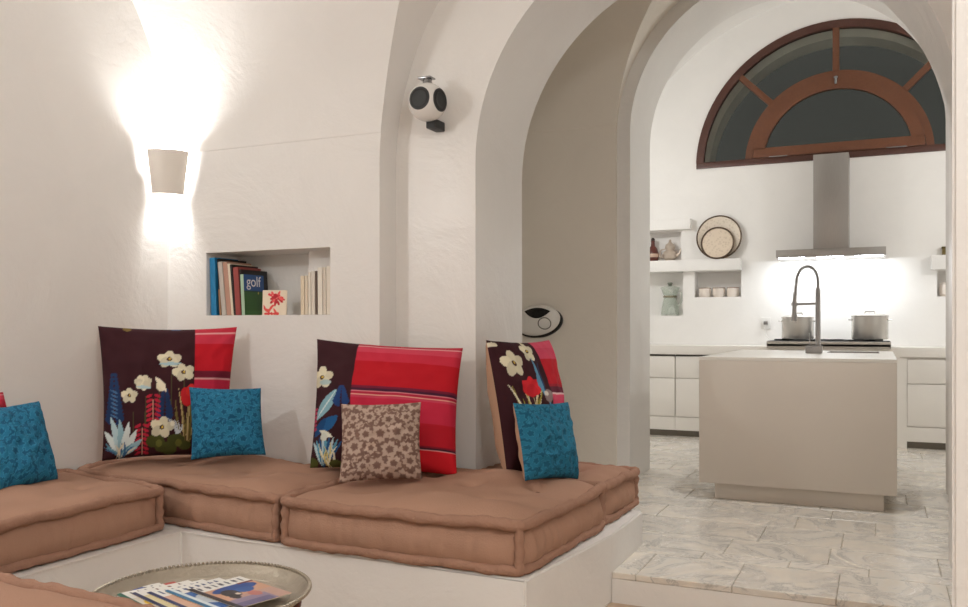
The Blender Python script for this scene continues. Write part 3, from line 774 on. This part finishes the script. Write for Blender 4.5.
obj('bulb', lathe([(0, 2.09), (.012, 2.085), (.018, 2.065), (.018, 2.03), (.012, 2.01), (0, 2.005)], (XL+.065, YB-.065, 0), 20), mat('lit_bulb', (255, 244, 226), .4, emit=((255, 240, 220), 40)), s)

# ------------------------------------------------------------------ round speaker
SP = Vector((-2.112, 3.915, 2.26)); SR = .098
s = thing('wall_speaker', 'round white loudspeaker with two black drivers mounted high on the wall', 'speaker', (SP.x, YR, SP.z))
def speaker_body(dirs):
    b = bmesh.new(); bmesh.ops.create_uvsphere(b, u_segments=64, v_segments=40, radius=SR)
    cut = .80*SR
    for v in b.verts:
        for d in dirs:
            h = v.co.dot(d)
            if h > cut: v.co -= d*(h-cut)
    bmesh.ops.translate(b, verts=b.verts, vec=SP); return b
th = math.radians(24.6)
vr, vf = Vector((math.cos(th), math.sin(th), 0)), Vector((-math.sin(th), math.cos(th), 0))
d1 = (-vf*math.cos(math.radians(27)) - vr*math.sin(math.radians(27)) + Vector((0, 0, .03))).normalized()
d2 = (-vf*math.cos(math.radians(58)) + vr*math.sin(math.radians(58)) + Vector((0, 0, .0))).normalized()
obj('shell', speaker_body((d1, d2)), WHITEP, s, smooth=50)
for d in (d1, d2):
    M = d.to_track_quat('Z', 'Y').to_matrix().to_4x4(); c = SP + d*.80*SR
    q = obj('driver', lathe([(.0585, -.004), (.0585, .003), (.050, .005), (.046, .003), (.038, .005), (.034, .003), (.016, .0015), (.0, .004)], c, 40, M=M), CONE, s, 'black cone driver')
    obj('ring', lathe([(.040, .003), (.043, .0065), (.047, .007), (.050, .006), (.050, .003)], c, 40, M=M), BLACK, q)
obj('top_mount', lathe([(0, .085), (.027, .085), (.024, .104), (.022, .118), (.0, .118)], SP, 28, bm=box(SP+Vector((-.045, -.03, .118)), SP+Vector((.032, .03, .127)), .004)), CHROME, s)
bk = box(SP+Vector((-.02, .02, -.128)), SP+Vector((.034, .132, -.080)), .006); tube([SP+Vector((.01, .03, -.09)), SP+Vector((.01, .02, -.06))], .02, 12, bm=bk)
obj('wall_bracket', bk, BLACK, s)

# ------------------------------------------------------------------ oval intercom / speaker on the passage wall
dv = thing('wall_device', 'white oval wall device with a dark lens window, half hidden by the arch jamb', 'wall device', at(537, 321, 6.44))
DC = Vector(at(536.5, 320.5, 6.43)); DC.y = 6.02
def oval(a, b_, prof, n=56, tilt=math.radians(7), c=DC):
    bm_ = bmesh.new(); rings = []
    for f, y in prof:
        rings.append([bm_.verts.new((c.x + f*(a*math.cos(t)*math.cos(tilt) - b_*math.sin(t)*math.sin(tilt)), c.y + y, c.z + f*(a*math.cos(t)*math.sin(tilt) + b_*math.sin(t)))) for t in [2*PI*k/n for k in range(n)]])
    for A, B in zip(rings, rings[1:]):
        for k in range(n): bm_.faces.new([A[k], A[(k+1) % n], B[(k+1) % n], B[k]])
    bm_.faces.new(rings[0]); bm_.faces.new(rings[-1]); return bm_
obj('housing', oval(.185, .112, [(1, 0), (.985, -.012), (.90, -.030), (.75, -.042), (.5, -.052), (.2, -.057), (.02, -.058)]), WHITEP, dv)
obj('back_rim', oval(.190, .114, [(1, .028), (1.0, .004), (.94, -.004)], c=DC+Vector((.006, 0, -.013))), BLACK, dv, 'black rear rim')
def onhouse(x, z):
    t = math.radians(7); xr, zr = x*math.cos(t)+z*math.sin(t), -x*math.sin(t)+z*math.cos(t)
    f = math.sqrt((xr/.185)**2 + (zr/.112)**2); p = [(0, -.058), (.2, -.057), (.5, -.052), (.75, -.042), (.90, -.030), (.985, -.012), (1.1, 0)]
    for (f0, y0), (f1, y1) in zip(p, p[1:]):
        if f <= f1: return y0 + (y1-y0)*(f-f0)/(f1-f0)
    return 0
lb_ = bmesh.new(); rows = []
for i in range(25):
    x = -.085 + .205*i/24; f = 1-((x-.0175)/.1025)**2
    zt, zb = .068+.026*f, .068-.052*f
    rows.append([lb_.verts.new((DC.x+x, DC.y+onhouse(x, zb+(zt-zb)*j/8)-.003, DC.z+zb+(zt-zb)*j/8)) for j in range(9)])
for A, B in zip(rows, rows[1:]):
    for j in range(8): lb_.faces.new([A[j], B[j], B[j+1], A[j+1]])
obj('lens_window', lb_, mat('dark_lens', (12, 13, 14), .12), dv, 'glossy black lens-shaped window')
ringc = [(DC.x+.078+.047*math.cos(a), DC.y+onhouse(.078+.047*math.cos(a), -.022+.042*math.sin(a))-.0015, DC.z-.022+.042*math.sin(a)) for a in np.linspace(0, 2*PI, 40, endpoint=False)]
obj('button_ring', tube(ringc, .004, 8, True), mat('ring_grey', (110, 106, 100), .5), dv)

# ------------------------------------------------------------------ tray table and magazines
TC = (-1.965, 2.13); TZ0 = .228; TR_ = .338
KR = .338/.364
tt = thing('tray_table', 'large round engraved metal tray on a low wooden folding stand', 'table', (TC[0], TC[1], -.14))
obj('tray', lathe([(r_*KR, z_) for r_, z_ in [(0, TZ0-.004), (.25, TZ0-.004), (.315, TZ0-.002), (.335, TZ0+.010), (.352, TZ0+.026), (.366, TZ0+.032), (.366, TZ0+.028), (.352, TZ0+.020), (.335, TZ0+.003), (.315, TZ0-.008), (0, TZ0-.010)]], (TC[0], TC[1], 0), 96), TRAYM, tt, smooth=50)
n = 150
pr = bmesh.new()
for k in range(n):
    a = 2*PI*k/n
    M = Matrix.Translation((TC[0]+.364*KR*math.cos(a), TC[1]+.364*KR*math.sin(a), TZ0+.032)) @ Matrix.Rotation(a, 4, 'Z')
    box((-.006, -.005, -.006), (.006, .005, .006), .002, pr, 1, M)
obj('beaded_rim', pr, TRAYM, tt, 'scalloped rim')
obj('engraved_ring', lathe([(.268, TZ0-.0035), (.270, TZ0-.0012), (.274, TZ0-.0012), (.276, TZ0-.0035)], (TC[0], TC[1], 0), 96), TRAYM, tt)
for k in range(6):
    a = 2*PI*k/6+.2; a2 = a+1.0
    p0 = (TC[0]+.30*math.cos(a), TC[1]+.30*math.sin(a), TZ0-.018); p1 = (TC[0]+.28*math.cos(a2), TC[1]+.28*math.sin(a2), -.135)
    pts = [tuple(p0[i]+(p1[i]-p0[i])*q/12 for i in range(3)) for q in range(13)]
    obj('leg', tube(pts, [.014+.005*abs(math.sin(q*1.3)) for q in range(13)], 12), WOODT, tt)
obj('stand_ring', tube([(TC[0]+.30*math.cos(a), TC[1]+.30*math.sin(a), TZ0-.022) for a in np.linspace(0, 2*PI, 48, endpoint=False)], .012, 10, True), WOODT, tt)

def mag_canvas(kind):
    cv = Canvas(84, (236, 234, 228), 60); r = random.Random(kind*13+1)
    def title(u0, u1, v0, v1, rgb, k=7):
        for q in range(k):
            y = v0+(v1-v0)*(q+.5)/k
            cv.blade(u0, y, u1, y+r.uniform(-.02, .02), .022, rgb)
            if q % 2: cv.ell((u0+u1)/2, y+.03, (u1-u0)*.35, .012, rgb)
    if kind == 0:      # the top one: blue figure on an orange sky
        cv.put(cv.u > .24, (206, 160, 132)); cv.put((cv.u > .62) & (cv.v > .2), (196, 160, 146)); cv.put((cv.u > .72) & (cv.v < .75), (150, 136, 158)); cv.put((cv.u > .85) & (cv.v < .7), (112, 104, 138))
        cv.ell(.36, .55, .13, .40, (52, 84, 148)); cv.ell(.48, .62, .10, .16, (60, 96, 160)); cv.ell(.50, .35, .15, .14, (66, 60, 58)); cv.ell(.62, .30, .10, .08, (50, 44, 42)); cv.ell(.56, .42, .04, .04, (220, 206, 190))
        cv.ell(.68, .62, .10, .10, (190, 120, 110)); cv.band(0, .09, (58, 50, 52)); cv.put((cv.u > .22) & (cv.u < .27) & (cv.v > .7), (110, 40, 36)); title(.04, .19, .08, .95, (70, 70, 84))
    elif kind == 1:
        cv.put(cv.u > .25, (46, 92, 156)); cv.ell(.6, .5, .25, .4, (196, 206, 214)); title(.05, .2, .1, .9, (32, 56, 110)); cv.band(0, .08, (40, 110, 150)); cv.band(.08, .15, (220, 228, 230))
    elif kind == 2:
        cv.put(cv.u > .3, (214, 174, 150)); cv.ell(.5, .6, .2, .3, (228, 196, 90)); title(.05, .22, .1, .9, (40, 64, 116)); cv.band(0, .07, (30, 46, 100)); cv.put((cv.u > .2) & (cv.u < .26) & (cv.v > .75), (150, 60, 50))
    elif kind == 3:
        cv.put(cv.u > .2, (226, 214, 170)); cv.ell(.45, .6, .16, .3, (220, 180, 70)); title(.03, .17, .3, .9, (120, 70, 60), 3); cv.band(0, .08, (26, 40, 84)); cv.ell(.8, .5, .16, .3, (120, 150, 120))
    elif kind == 4:
        cv.put(cv.u > .28, (222, 214, 200)); cv.ell(.55, .45, .2, .3, (226, 190, 40)); title(.04, .22, .15, .9, (60, 44, 60), 6); cv.band(0, .09, (30, 100, 84)); cv.put((cv.u < .1) & (cv.v > .8), (190, 70, 60))
    else:
        cv.put(cv.u > .2, (228, 226, 232)); cv.ell(.6, .5, .25, .35, (236, 200, 40)); cv.band(0, .2, (40, 72, 150)); cv.put((cv.u < .16) & (cv.v < .7), (52, 78, 160)); title(.05, .16, .3, .9, (50, 60, 100), 5); cv.ell(.8, .2, .1, .1, (60, 60, 60))
    return cv
mags = [(5, (-2.150, 2.075), -24, 'magazine with a blue corner and a yellow patch, leftmost on the tray'), (4, (-2.095, 2.105), -20, 'white magazine with a green lower edge, second from the left on the tray'),
        (3, (-2.05, 2.13), -18.5, 'pale magazine with a red title in the middle of the tray fan'), (2, (-2.00, 2.15), -17.5, 'magazine with a peach cover and navy edge in the tray fan'),
        (1, (-1.95, 2.18), -16.5, 'blue magazine just under the topmost one on the tray'), (0, (-1.886, 2.215), -15.5, 'topmost magazine with a blue figure on an orange sky cover')]
z = TZ0-.0030
for q, (kind, c, yaw, lb) in enumerate(mags):
    r = thing('magazine', lb, 'magazine', (c[0], c[1], z), 'magazines fanned on the tray')
    r.rotation_euler = (0, 0, math.radians(yaw))
    obj('pages', box((-.143, -.0985, .0004), (.143, .0985, .0030)), PAPER, r, local=True, smooth=0)
    printed('cover', mag_canvas(kind), (-.145, -.10, .0033), (.29, 0, 0), (0, .20, 0), PRINT, r)
    z += .0038

# ------------------------------------------------------------------ island, sink and faucet
il = thing('kitchen_island', 'plain beige-white block kitchen island standing on a recessed plinth', 'kitchen island', (-.48, 6.6, 0))
IX0, IX1, IY0, IY1, IZ0, IZ1 = -1.06, .094, 5.65, 7.62, .105, .893
SK = (-.36, .0, 6.98, 7.38)
obj('body', box((IX0, IY0, IZ0), (IX1, IY1, IZ1), .004), MICRO, il)
tp = bmesh.new()
for lo, hi in (((IX0, IY0), (SK[0], IY1)), ((SK[1], IY0), (IX1, IY1)), ((SK[0], IY0), (SK[1], SK[2])), ((SK[0], SK[3]), (SK[1], IY1))):
    box((lo[0], lo[1], IZ1), (hi[0], hi[1], .914), 0, tp)
obj('top', tp, MICROT, il, 'pale smooth top')
obj('plinth', box((IX0+.09, IY0+.06, 0), (IX1-.07, IY1-.08, IZ0)), MICRO, il)
sb = box((SK[0], SK[2], .896), (SK[1], SK[3], .899)); 
for a in (box((SK[0], SK[2], .897), (SK[0]+.006, SK[3], .916)), box((SK[1]-.006, SK[2], .897), (SK[1], SK[3], .916)), box((SK[0], SK[2], .897), (SK[1], SK[2]+.006, .916)), box((SK[0], SK[3]-.006, .897), (SK[1], SK[3], .916))): add(sb, a)
obj('sink', sb, STEEL, il)

FX, FY, FZ = -.412, 6.80, .9145
def fx(px, py, d=None):
    """on the faucet's own upright plane, across the island"""
    return None
fa = thing('kitchen_faucet', 'tall steel spring kitchen faucet standing on the island', 'faucet', (FX, FY, FZ))
d0 = FY/(math.cos(th) + .38*math.sin(th))
obj('base', box((FX-.085, FY-.03, FZ), (FX+.03, FY+.03, FZ+.055), .004), FAUCET, fa)
obj('column', tube([(FX, FY, FZ+.05), (FX, FY, FZ+.44)], .018, 16, bm=tube([(FX, FY, FZ+.42), (FX, FY, FZ+.475)], .018, 16)), FAUCET, fa)
AX = .150
arc = [(FX - AX/2 + AX/2*math.cos(a), FY, FZ+.525 + .115*math.sin(a)) for a in np.linspace(0, PI, 28)]
path = [(FX, FY, FZ+.47), (FX, FY, FZ+.50)] + arc + [(FX-AX-.003, FY, FZ+.50), (FX-AX-.008, FY, FZ+.44)]
obj('hose', tube(path, .007, 10), FAUCET, fa)
P_ = [Vector(p) for p in path]; cum = [0]
for a, b_ in zip(P_, P_[1:]): cum.append(cum[-1]+(b_-a).length)
hel = []; turns = 52; K = turns*9
for k in range(K+1):
    sL = cum[-1]*k/K; i = max(q for q in range(len(cum)) if cum[q] <= sL+1e-9); i = min(i, len(P_)-2)
    f_ = (sL-cum[i])/max(1e-9, cum[i+1]-cum[i]); p = P_[i].lerp(P_[i+1], f_); t = (P_[i+1]-P_[i]).normalized()
    y = Vector((0, 1, 0)); x = t.cross(y).normalized(); a = 2*PI*turns*k/K
    hel.append(p + (x*math.cos(a)+y*math.sin(a))*.0118)
obj('spring', tube(hel, .0024, 6), FAUCET, fa)
obj('spray_head', tube([(FX-AX-.008, FY, FZ+.45), (FX-AX-.012, FY, FZ+.40), (FX-AX-.014, FY, FZ+.30), (FX-AX-.015, FY, FZ+.255), (FX-AX-.016, FY, FZ+.235)], [.013, .014, .016, .021, .021], 16), FAUCET, fa)
obj('support_arm', tube([(FX, FY, FZ+.365), (FX-AX-.013, FY, FZ+.362)], .009, 10, bm=lathe([(.016, .35), (.022, .35), (.022, .375), (.016, .375), (.016, .35)], (FX-AX-.013, FY, FZ), 20)), FAUCET, fa)
obj('lever', tube([(FX-.055, FY-.012, FZ+.05), (FX-.057, FY-.014, FZ+.15)], .004, 8), FAUCET, fa)

# ------------------------------------------------------------------ cabinets, worktop, range, hood
tag(obj('worktop', box((KX0+.005, 8.765, .833), (KX1-.005, KY-.002, .922), .003), CABW), 'thick white kitchen worktop along the back wall', 'worktop')
DARKGAP = mat('shadow_gap_dark', (60, 54, 48), .6)  # dark strip colour stands in for shade in the gap below the worktop
def cabinet(label, x0, x1, frame_l=0):
    c = thing('kitchen_cabinet', label, 'cabinet', ((x0+x1)/2, 9.0, 0), 'white kitchen base cabinets')
    b = box((x0, 8.80, .065), (x1, KY-.004, .831))
    box((x0+frame_l, 8.775, .065), (x1, 8.802, .197), 0, b)
    if frame_l:
        box((x0, 8.775, 0), (x0+frame_l, 8.802, .831), 0, b)
    else:
        obj('shadow_gap', box((x0+.004, 8.770, .816), (x1-.004, 8.801, .8305)), DARKGAP, c, 'dark strip painted as the shadow gap under the worktop')
    obj('body', b, CABW, c, smooth=0)
    g_ = .004; xa = x0+frame_l
    obj('drawer_front', box((xa+g_, 8.775, .595), (x1-g_, 8.798, .812), .0015), CABW, c)
    obj('door', box((xa+g_, 8.775, .204), (x1-g_, 8.798, .588), .0015), CABW, c)
    obj('toe_kick', box((x0+(frame_l or 0), 8.84, 0), (x1, 8.86, .065)), TOE, c, 'grey recessed toe kick')
    return c
cabinet('white base cabinet at the far left of the kitchen, cut by the arch jamb', -2.50, -1.886)
cabinet('white base cabinet just left of the island', -1.884, -1.29)
cabinet('white base cabinet left of the cooktop, behind the island', -1.288, -.70)
cabinet('white base cabinet under the cooktop, behind the island', -.698, .125)
cabinet('white base cabinet right of the island', .135, .84, .092)
cabinet('white base cabinet at the right kitchen end behind the pier', .842, 1.5)

RANGEF = mat('range_front_steel', (178, 171, 163), .4, .45)
ct = thing('cooktop', 'low steel gas range top carrying two pots', 'cooktop', (-.447, 8.98, .923))
obj('body', box((-.99, 8.70, .9225), (.096, 9.30, .972), .004, box((-.99, 8.70, .908), (.096, 8.763, .95), .003)), RANGEF, ct)
obj('backplate', box((-.985, 8.72, .9715), (.091, 9.28, .976), .002), IRON, ct, 'black enamel surface')
for cx_, cy_ in ((-.82, 9.05), (-.45, 9.05), (-.10, 9.05), (-.62, 8.86), (-.28, 8.86)):
    bg = lathe([(.0, .977), (.045, .977), (.05, .984), (.03, .990), (0, .990)], (cx_, cy_, 0), 24)
    for k in range(4):
        a = k*PI/2+.4
        box((.02, -.006, .978), (.14, .006, .992), .001, bg, 1, Matrix.Translation((cx_, cy_, 0)) @ Matrix.Rotation(a, 4, 'Z'))
    obj('burner', bg, IRON, ct, 'black cast iron burner')
STEELH.node_tree.nodes['Principled BSDF'].inputs['Metallic'].default_value = .7
def pot(label, c, r, h):
    p = thing('cooking_pot', label, 'pot', c, 'steel cooking pots on the range')
    obj('body', lathe([(0, 0), (r*.97, 0), (r, .012), (r, h), (r+.006, h+.004), (r-.004, h), (r-.006, .01), (0, .006)], c, 48), STEELH, p, smooth=40)
    l = obj('lid', lathe([(r+.005, h+.003), (r+.004, h+.012), (r*.8, h+.024), (r*.3, h+.032), (0, h+.033), (0, h+.028), (r*.8, h+.018), (r+.005, h+.003)], c, 48), STEELH, p, smooth=40)
    C_ = Vector(c)
    obj('knob', tube([C_+Vector((-.045, 0, h+.028)), C_+Vector((-.04, 0, h+.050)), C_+Vector((.04, 0, h+.050)), C_+Vector((.045, 0, h+.028))], .0065, 8), STEELH, l)
    for sg in (-1, 1):
        obj('handle', tube([C_+Vector((sg*(r-.002), -.05, h-.03)), C_+Vector((sg*(r+.022), -.04, h-.028)), C_+Vector((sg*(r+.022), .04, h-.028)), C_+Vector((sg*(r-.002), .05, h-.03))], .0065, 8), STEELH, p)
    return p
pot('steel pot on the left burner, behind the faucet spray head', (-.735, 9.05, .992), .150, .205)
pot('larger steel pot with a lid on the right burner', (-.085, 9.05, .992), .162, .215)

hd = thing('range_hood', 'brushed steel extractor hood with a tall square chimney', 'extractor hood', (-.434, 9.15, 1.78))
obj('canopy', box((-.924, 8.885, 1.785), (.056, KY-.002, 1.862), .003), STEEL, hd)
obj('chimney', box((-.596, 9.11, 1.855), (-.272, KY-.002, WZ+.0), .003), STEEL, hd)
LEDM = mat('hood_led', (240, 248, 255), .4, emit=((236, 246, 255), 30))
for x in (-.78, -.434, -.09):
    obj('hood_lamp', box((x-.12, 8.90, 1.776), (x+.12, 8.925, 1.7875), .002), LEDM, hd, 'lit white lamp strip')
    L_ = bpy.data.lights.new('hood_light', 'AREA'); L_.shape = 'RECTANGLE'; L_.size = .24; L_.size_y = .10; L_.energy = 3.2; L_.color = (.93, .97, 1)
    lo = bpy.data.objects.new('hood_light', L_); col.objects.link(lo); lo.location = (x, 9.16, 1.775); lo.rotation_euler = (math.radians(18), 0, 0)

# ------------------------------------------------------------------ things in the kitchen niches
def platter(label, c, r, m):
    p = thing('platter', label, 'platter', c, 'round platters on the kitchen shelf')
    M = Matrix.Rotation(math.radians(83), 4, 'X')
    C_ = Vector(c)+Vector((0, 0, r))
    obj('dish', lathe([(0, 0), (r*.9, 0), (r*.97, .010), (r, .012), (r*.97, .016), (r*.9, .007), (0, .006)], C_, 48, M=M), m, p)
    obj('rim', tube([C_ + M @ Vector((r*math.cos(a), r*math.sin(a), .013)) for a in np.linspace(0, 2*PI, 56, endpoint=False)], .009, 8, True), mat('platter_rim', (92, 76, 62), .4, .6), p, 'dark metal rim')
def ornate(name, rgb1, rgb2):
    m, nt, b = new_mat(name); N = nt.nodes.new; L = nt.links.new
    tc = N('ShaderNodeTexCoord'); v = N('ShaderNodeTexVoronoi'); v.inputs['Scale'].default_value = 38; L(tc.outputs['Object'], v.inputs['Vector'])
    r = N('ShaderNodeValToRGB'); r.color_ramp.elements[0].color = (*s2l(rgb1), 1); r.color_ramp.elements[1].color = (*s2l(rgb2), 1); r.color_ramp.elements[0].position = .1; r.color_ramp.elements[1].position = .5
    L(v.outputs['Distance'], r.inputs[0]); L(r.outputs[0], b.inputs['Base Color']); b.inputs['Roughness'].default_value = .5; return m
PLAT = ornate('engraved_platter', (196, 182, 164), (216, 204, 188))
platter('large round engraved platter leaning at the back of the kitchen shelf', (-1.545, KY-.050, 1.831), .228, PLAT)
platter('smaller round platter leaning in front of the large one', (-1.555, KY-.078, 1.831), .165, ornate('engraved_platter_small', (196, 178, 158), (214, 198, 178)))
CUPG = 'white cups in the small kitchen niche'
for k, (x, lb) in enumerate(((-1.715, 'left one of three white cups in the small kitchen niche'), (-1.568, 'middle one of three white cups in the small kitchen niche'), (-1.42, 'right one of three white cups in the small kitchen niche'))):
    c = (x, KY+.075, 1.431)
    t = thing('cup', lb, 'cup', c, CUPG)
    obj('bowl', lathe([(0, 0), (.050, 0), (.060, .012), (.064, .06), (.063, .095), (.059, .095), (.058, .015), (0, .010)], c, 32), CERAM, t)
    obj('rim', tube([(x+.0615*math.cos(a), c[1]+.0615*math.sin(a), 1.431+.097) for a in np.linspace(0, 2*PI, 32, endpoint=False)], .005, 8, True), mat('cup_rim', (140, 116, 100), .5), t, 'brown rim')
c = (.60, KY+.075, 1.406)
t = thing('jar', 'white lidded jar in the right-hand kitchen niche', 'jar', c)
obj('body', lathe([(0, 0), (.055, 0), (.072, .02), (.076, .08), (.068, .115), (0, .118)], c, 32), CERAM, t)
obj('lid', lathe([(.070, .115), (.074, .122), (.05, .135), (0, .14)], c, 32), CERAM, t)
tb = thing('storage_tin', 'small olive-brown tin on the ledge at the right of the kitchen wall', 'tin', (.60, KY-.03, 1.798))
obj('body', box((.545, KY-.053, 1.798), (.66, KY-.003, 1.862), .006), mat('olive_tin', (112, 98, 58), .4, .3), tb)
obj('lid', box((.541, KY-.0545, 1.860), (.664, KY-.0015, 1.880), .005), mat('olive_lid', (92, 78, 44), .4, .3), tb)
# coffee pot on the upper niche
c = (-2.095, KY+.09, 1.830)
t = thing('teapot', 'small ornate silver teapot in the upper left kitchen niche', 'teapot', c)
SILV = mat('old_silver', (206, 192, 178), .35, .5)
obj('body', lathe([(0, 0), (.05, 0), (.045, .012), (.078, .04), (.086, .075), (.066, .11), (.044, .125), (.05, .14), (.056, .16), (.046, .185), (.02, .205), (.012, .22), (.016, .23), (0, .245)], c, 36), SILV, t)
C_ = Vector(c)
obj('spout', tube([C_+Vector((.07, -.01, .06)), C_+Vector((.11, -.015, .09)), C_+Vector((.125, -.02, .135)), C_+Vector((.14, -.02, .15))], [.018, .013, .009, .007], 12), SILV, t)
obj('handle', tube([C_+Vector((-.05, 0, .14)), C_+Vector((-.10, 0, .13)), C_+Vector((-.115, 0, .09)), C_+Vector((-.10, 0, .05)), C_+Vector((-.07, 0, .045))], .007, 10), SILV, t)
c = (-2.285, KY+.09, 1.830)
t = thing('bottle', 'dark red-brown decorative bottle left of the silver teapot', 'bottle', c)
RB = mat('red_brown_glaze', (96, 48, 40), .3)
obj('body', lathe([(0, 0), (.05, 0), (.062, .03), (.064, .10), (.045, .15), (.022, .18), (.02, .225), (.026, .235), (0, .236)], c, 32), RB, t)
obj('stopper', lathe([(0, .235), (.018, .236), (.022, .25), (.012, .268), (0, .27)], c, 24), mat('stopper_dark', (46, 34, 30), .5), t)
obj('band', lathe([(.0645, .05), (.067, .055), (.067, .085), (.0655, .09)], c, 32), mat('pale_band', (196, 170, 150), .5), t)
c = (-2.10, KY-.0+.115, 1.236)
t = thing('glass_jug', 'pale green glass jug with a lid in the lower left kitchen niche', 'jug', c)
GG = GREENGLASS
obj('body', lathe([(0, 0), (.095, 0), (.10, .01), (.094, .08), (.080, .15), (.066, .20), (.068, .215), (.10, .30), (.096, .30), (.064, .215), (.062, .20), (.09, .08), (.095, .012), (0, .008)], c, 40), GG, t)
obj('band', lathe([(.067, .198), (.075, .2), (.075, .216), (.069, .22)], c, 40), mat('jug_band', (128, 120, 100), .4, .5), t, 'metal neck band')
l = obj('lid', lathe([(.104, .298), (.106, .31), (.06, .325), (0, .328)], c, 40), GG, t)
obj('knob', lathe([(.018, .325), (.022, .345), (.030, .352), (.026, .365), (0, .368)], c, 24), mat('jug_knob', (120, 124, 112), .4), l)
C_ = Vector(c)
obj('handle', tube([C_+Vector((.075, -.02, .25)), C_+Vector((.13, -.03, .25)), C_+Vector((.135, -.03, .16)), C_+Vector((.09, -.02, .09))], .008, 10), GG, t)
# socket with a plug and a thin flex
t = thing('wall_socket', 'white wall socket with a plug left of the pots', 'socket', (-1.075, KY, 1.15))
obj('plate', box((-1.12, KY-.012, 1.09), (-1.03, KY-.001, 1.21), .003), WHITEP, t)
obj('plug', box((-1.095, KY-.05, 1.135), (-1.055, KY-.012, 1.17), .006), mat('plug_grey', (120, 116, 112), .5), t, 'grey plug')
obj('flex', tube([(-1.075, KY-.045, 1.135), (-1.085, KY-.05, 1.10), (-1.07, KY-.04, 1.02), (-1.03, KY-.03, .98), (-.985, KY-.05, .96)], .004, 8), WHITEP, t)

# ------------------------------------------------------------------ light
def point(name, loc, e, c, r=.05):
    L_ = bpy.data.lights.new(name, 'POINT'); L_.energy = e; L_.color = c; L_.shadow_soft_size = r
    o = bpy.data.objects.new(name, L_); col.objects.link(o); o.location = loc; return o
WARM = (1, .985, .96)
point('sconce_light', (XL+.065, YB-.065, 2.05), 72, WARM, .035)
point('second_sconce_light', (XL+.25, 1.15, 2.15), 46, WARM, .035)
point('living_fill_light', (1.0, .2, 2.9), 92, WARM, .2)  # added fill with no visible fixture, lifts the room, arch jamb and passage
point('kitchen_right_wall_lamp', (1.85, 7.7, 2.45), 44, (1, 1, .985), .06)
point('kitchen_left_wall_lamp', (-2.65, 7.7, 2.45), 37, (1, 1, .985), .06)
L_ = bpy.data.lights.new('landing_fill_spot', 'SPOT'); L_.energy = 170; L_.color = WARM; L_.spot_size = math.radians(72); L_.spot_blend = .8; L_.shadow_soft_size = .06  # added spot without a fixture, brightens the landing floor
lo = bpy.data.objects.new('landing_fill_spot', L_); col.objects.link(lo); lo.location = (-.35, 5.0, 3.58); lo.rotation_euler = (0, 0, 0)
wd = bpy.data.worlds.new('night'); scene.world = wd; wd.use_nodes = True
wd.node_tree.nodes['Background'].inputs[0].default_value = (.050, .052, .048, 1); wd.node_tree.nodes['Background'].inputs[1].default_value = 1

vs = scene.view_settings
vs.view_transform = 'Standard'; vs.look = 'None'; vs.gamma = 1; vs.use_curve_mapping = False; vs.exposure = -.03
scene.cycles.max_bounces = 14; scene.cycles.diffuse_bounces = 8; scene.cycles.glossy_bounces = 4; scene.cycles.transparent_max_bounces = 12
scene.cycles.sample_clamp_indirect = 6
scene.cycles.use_denoising = True
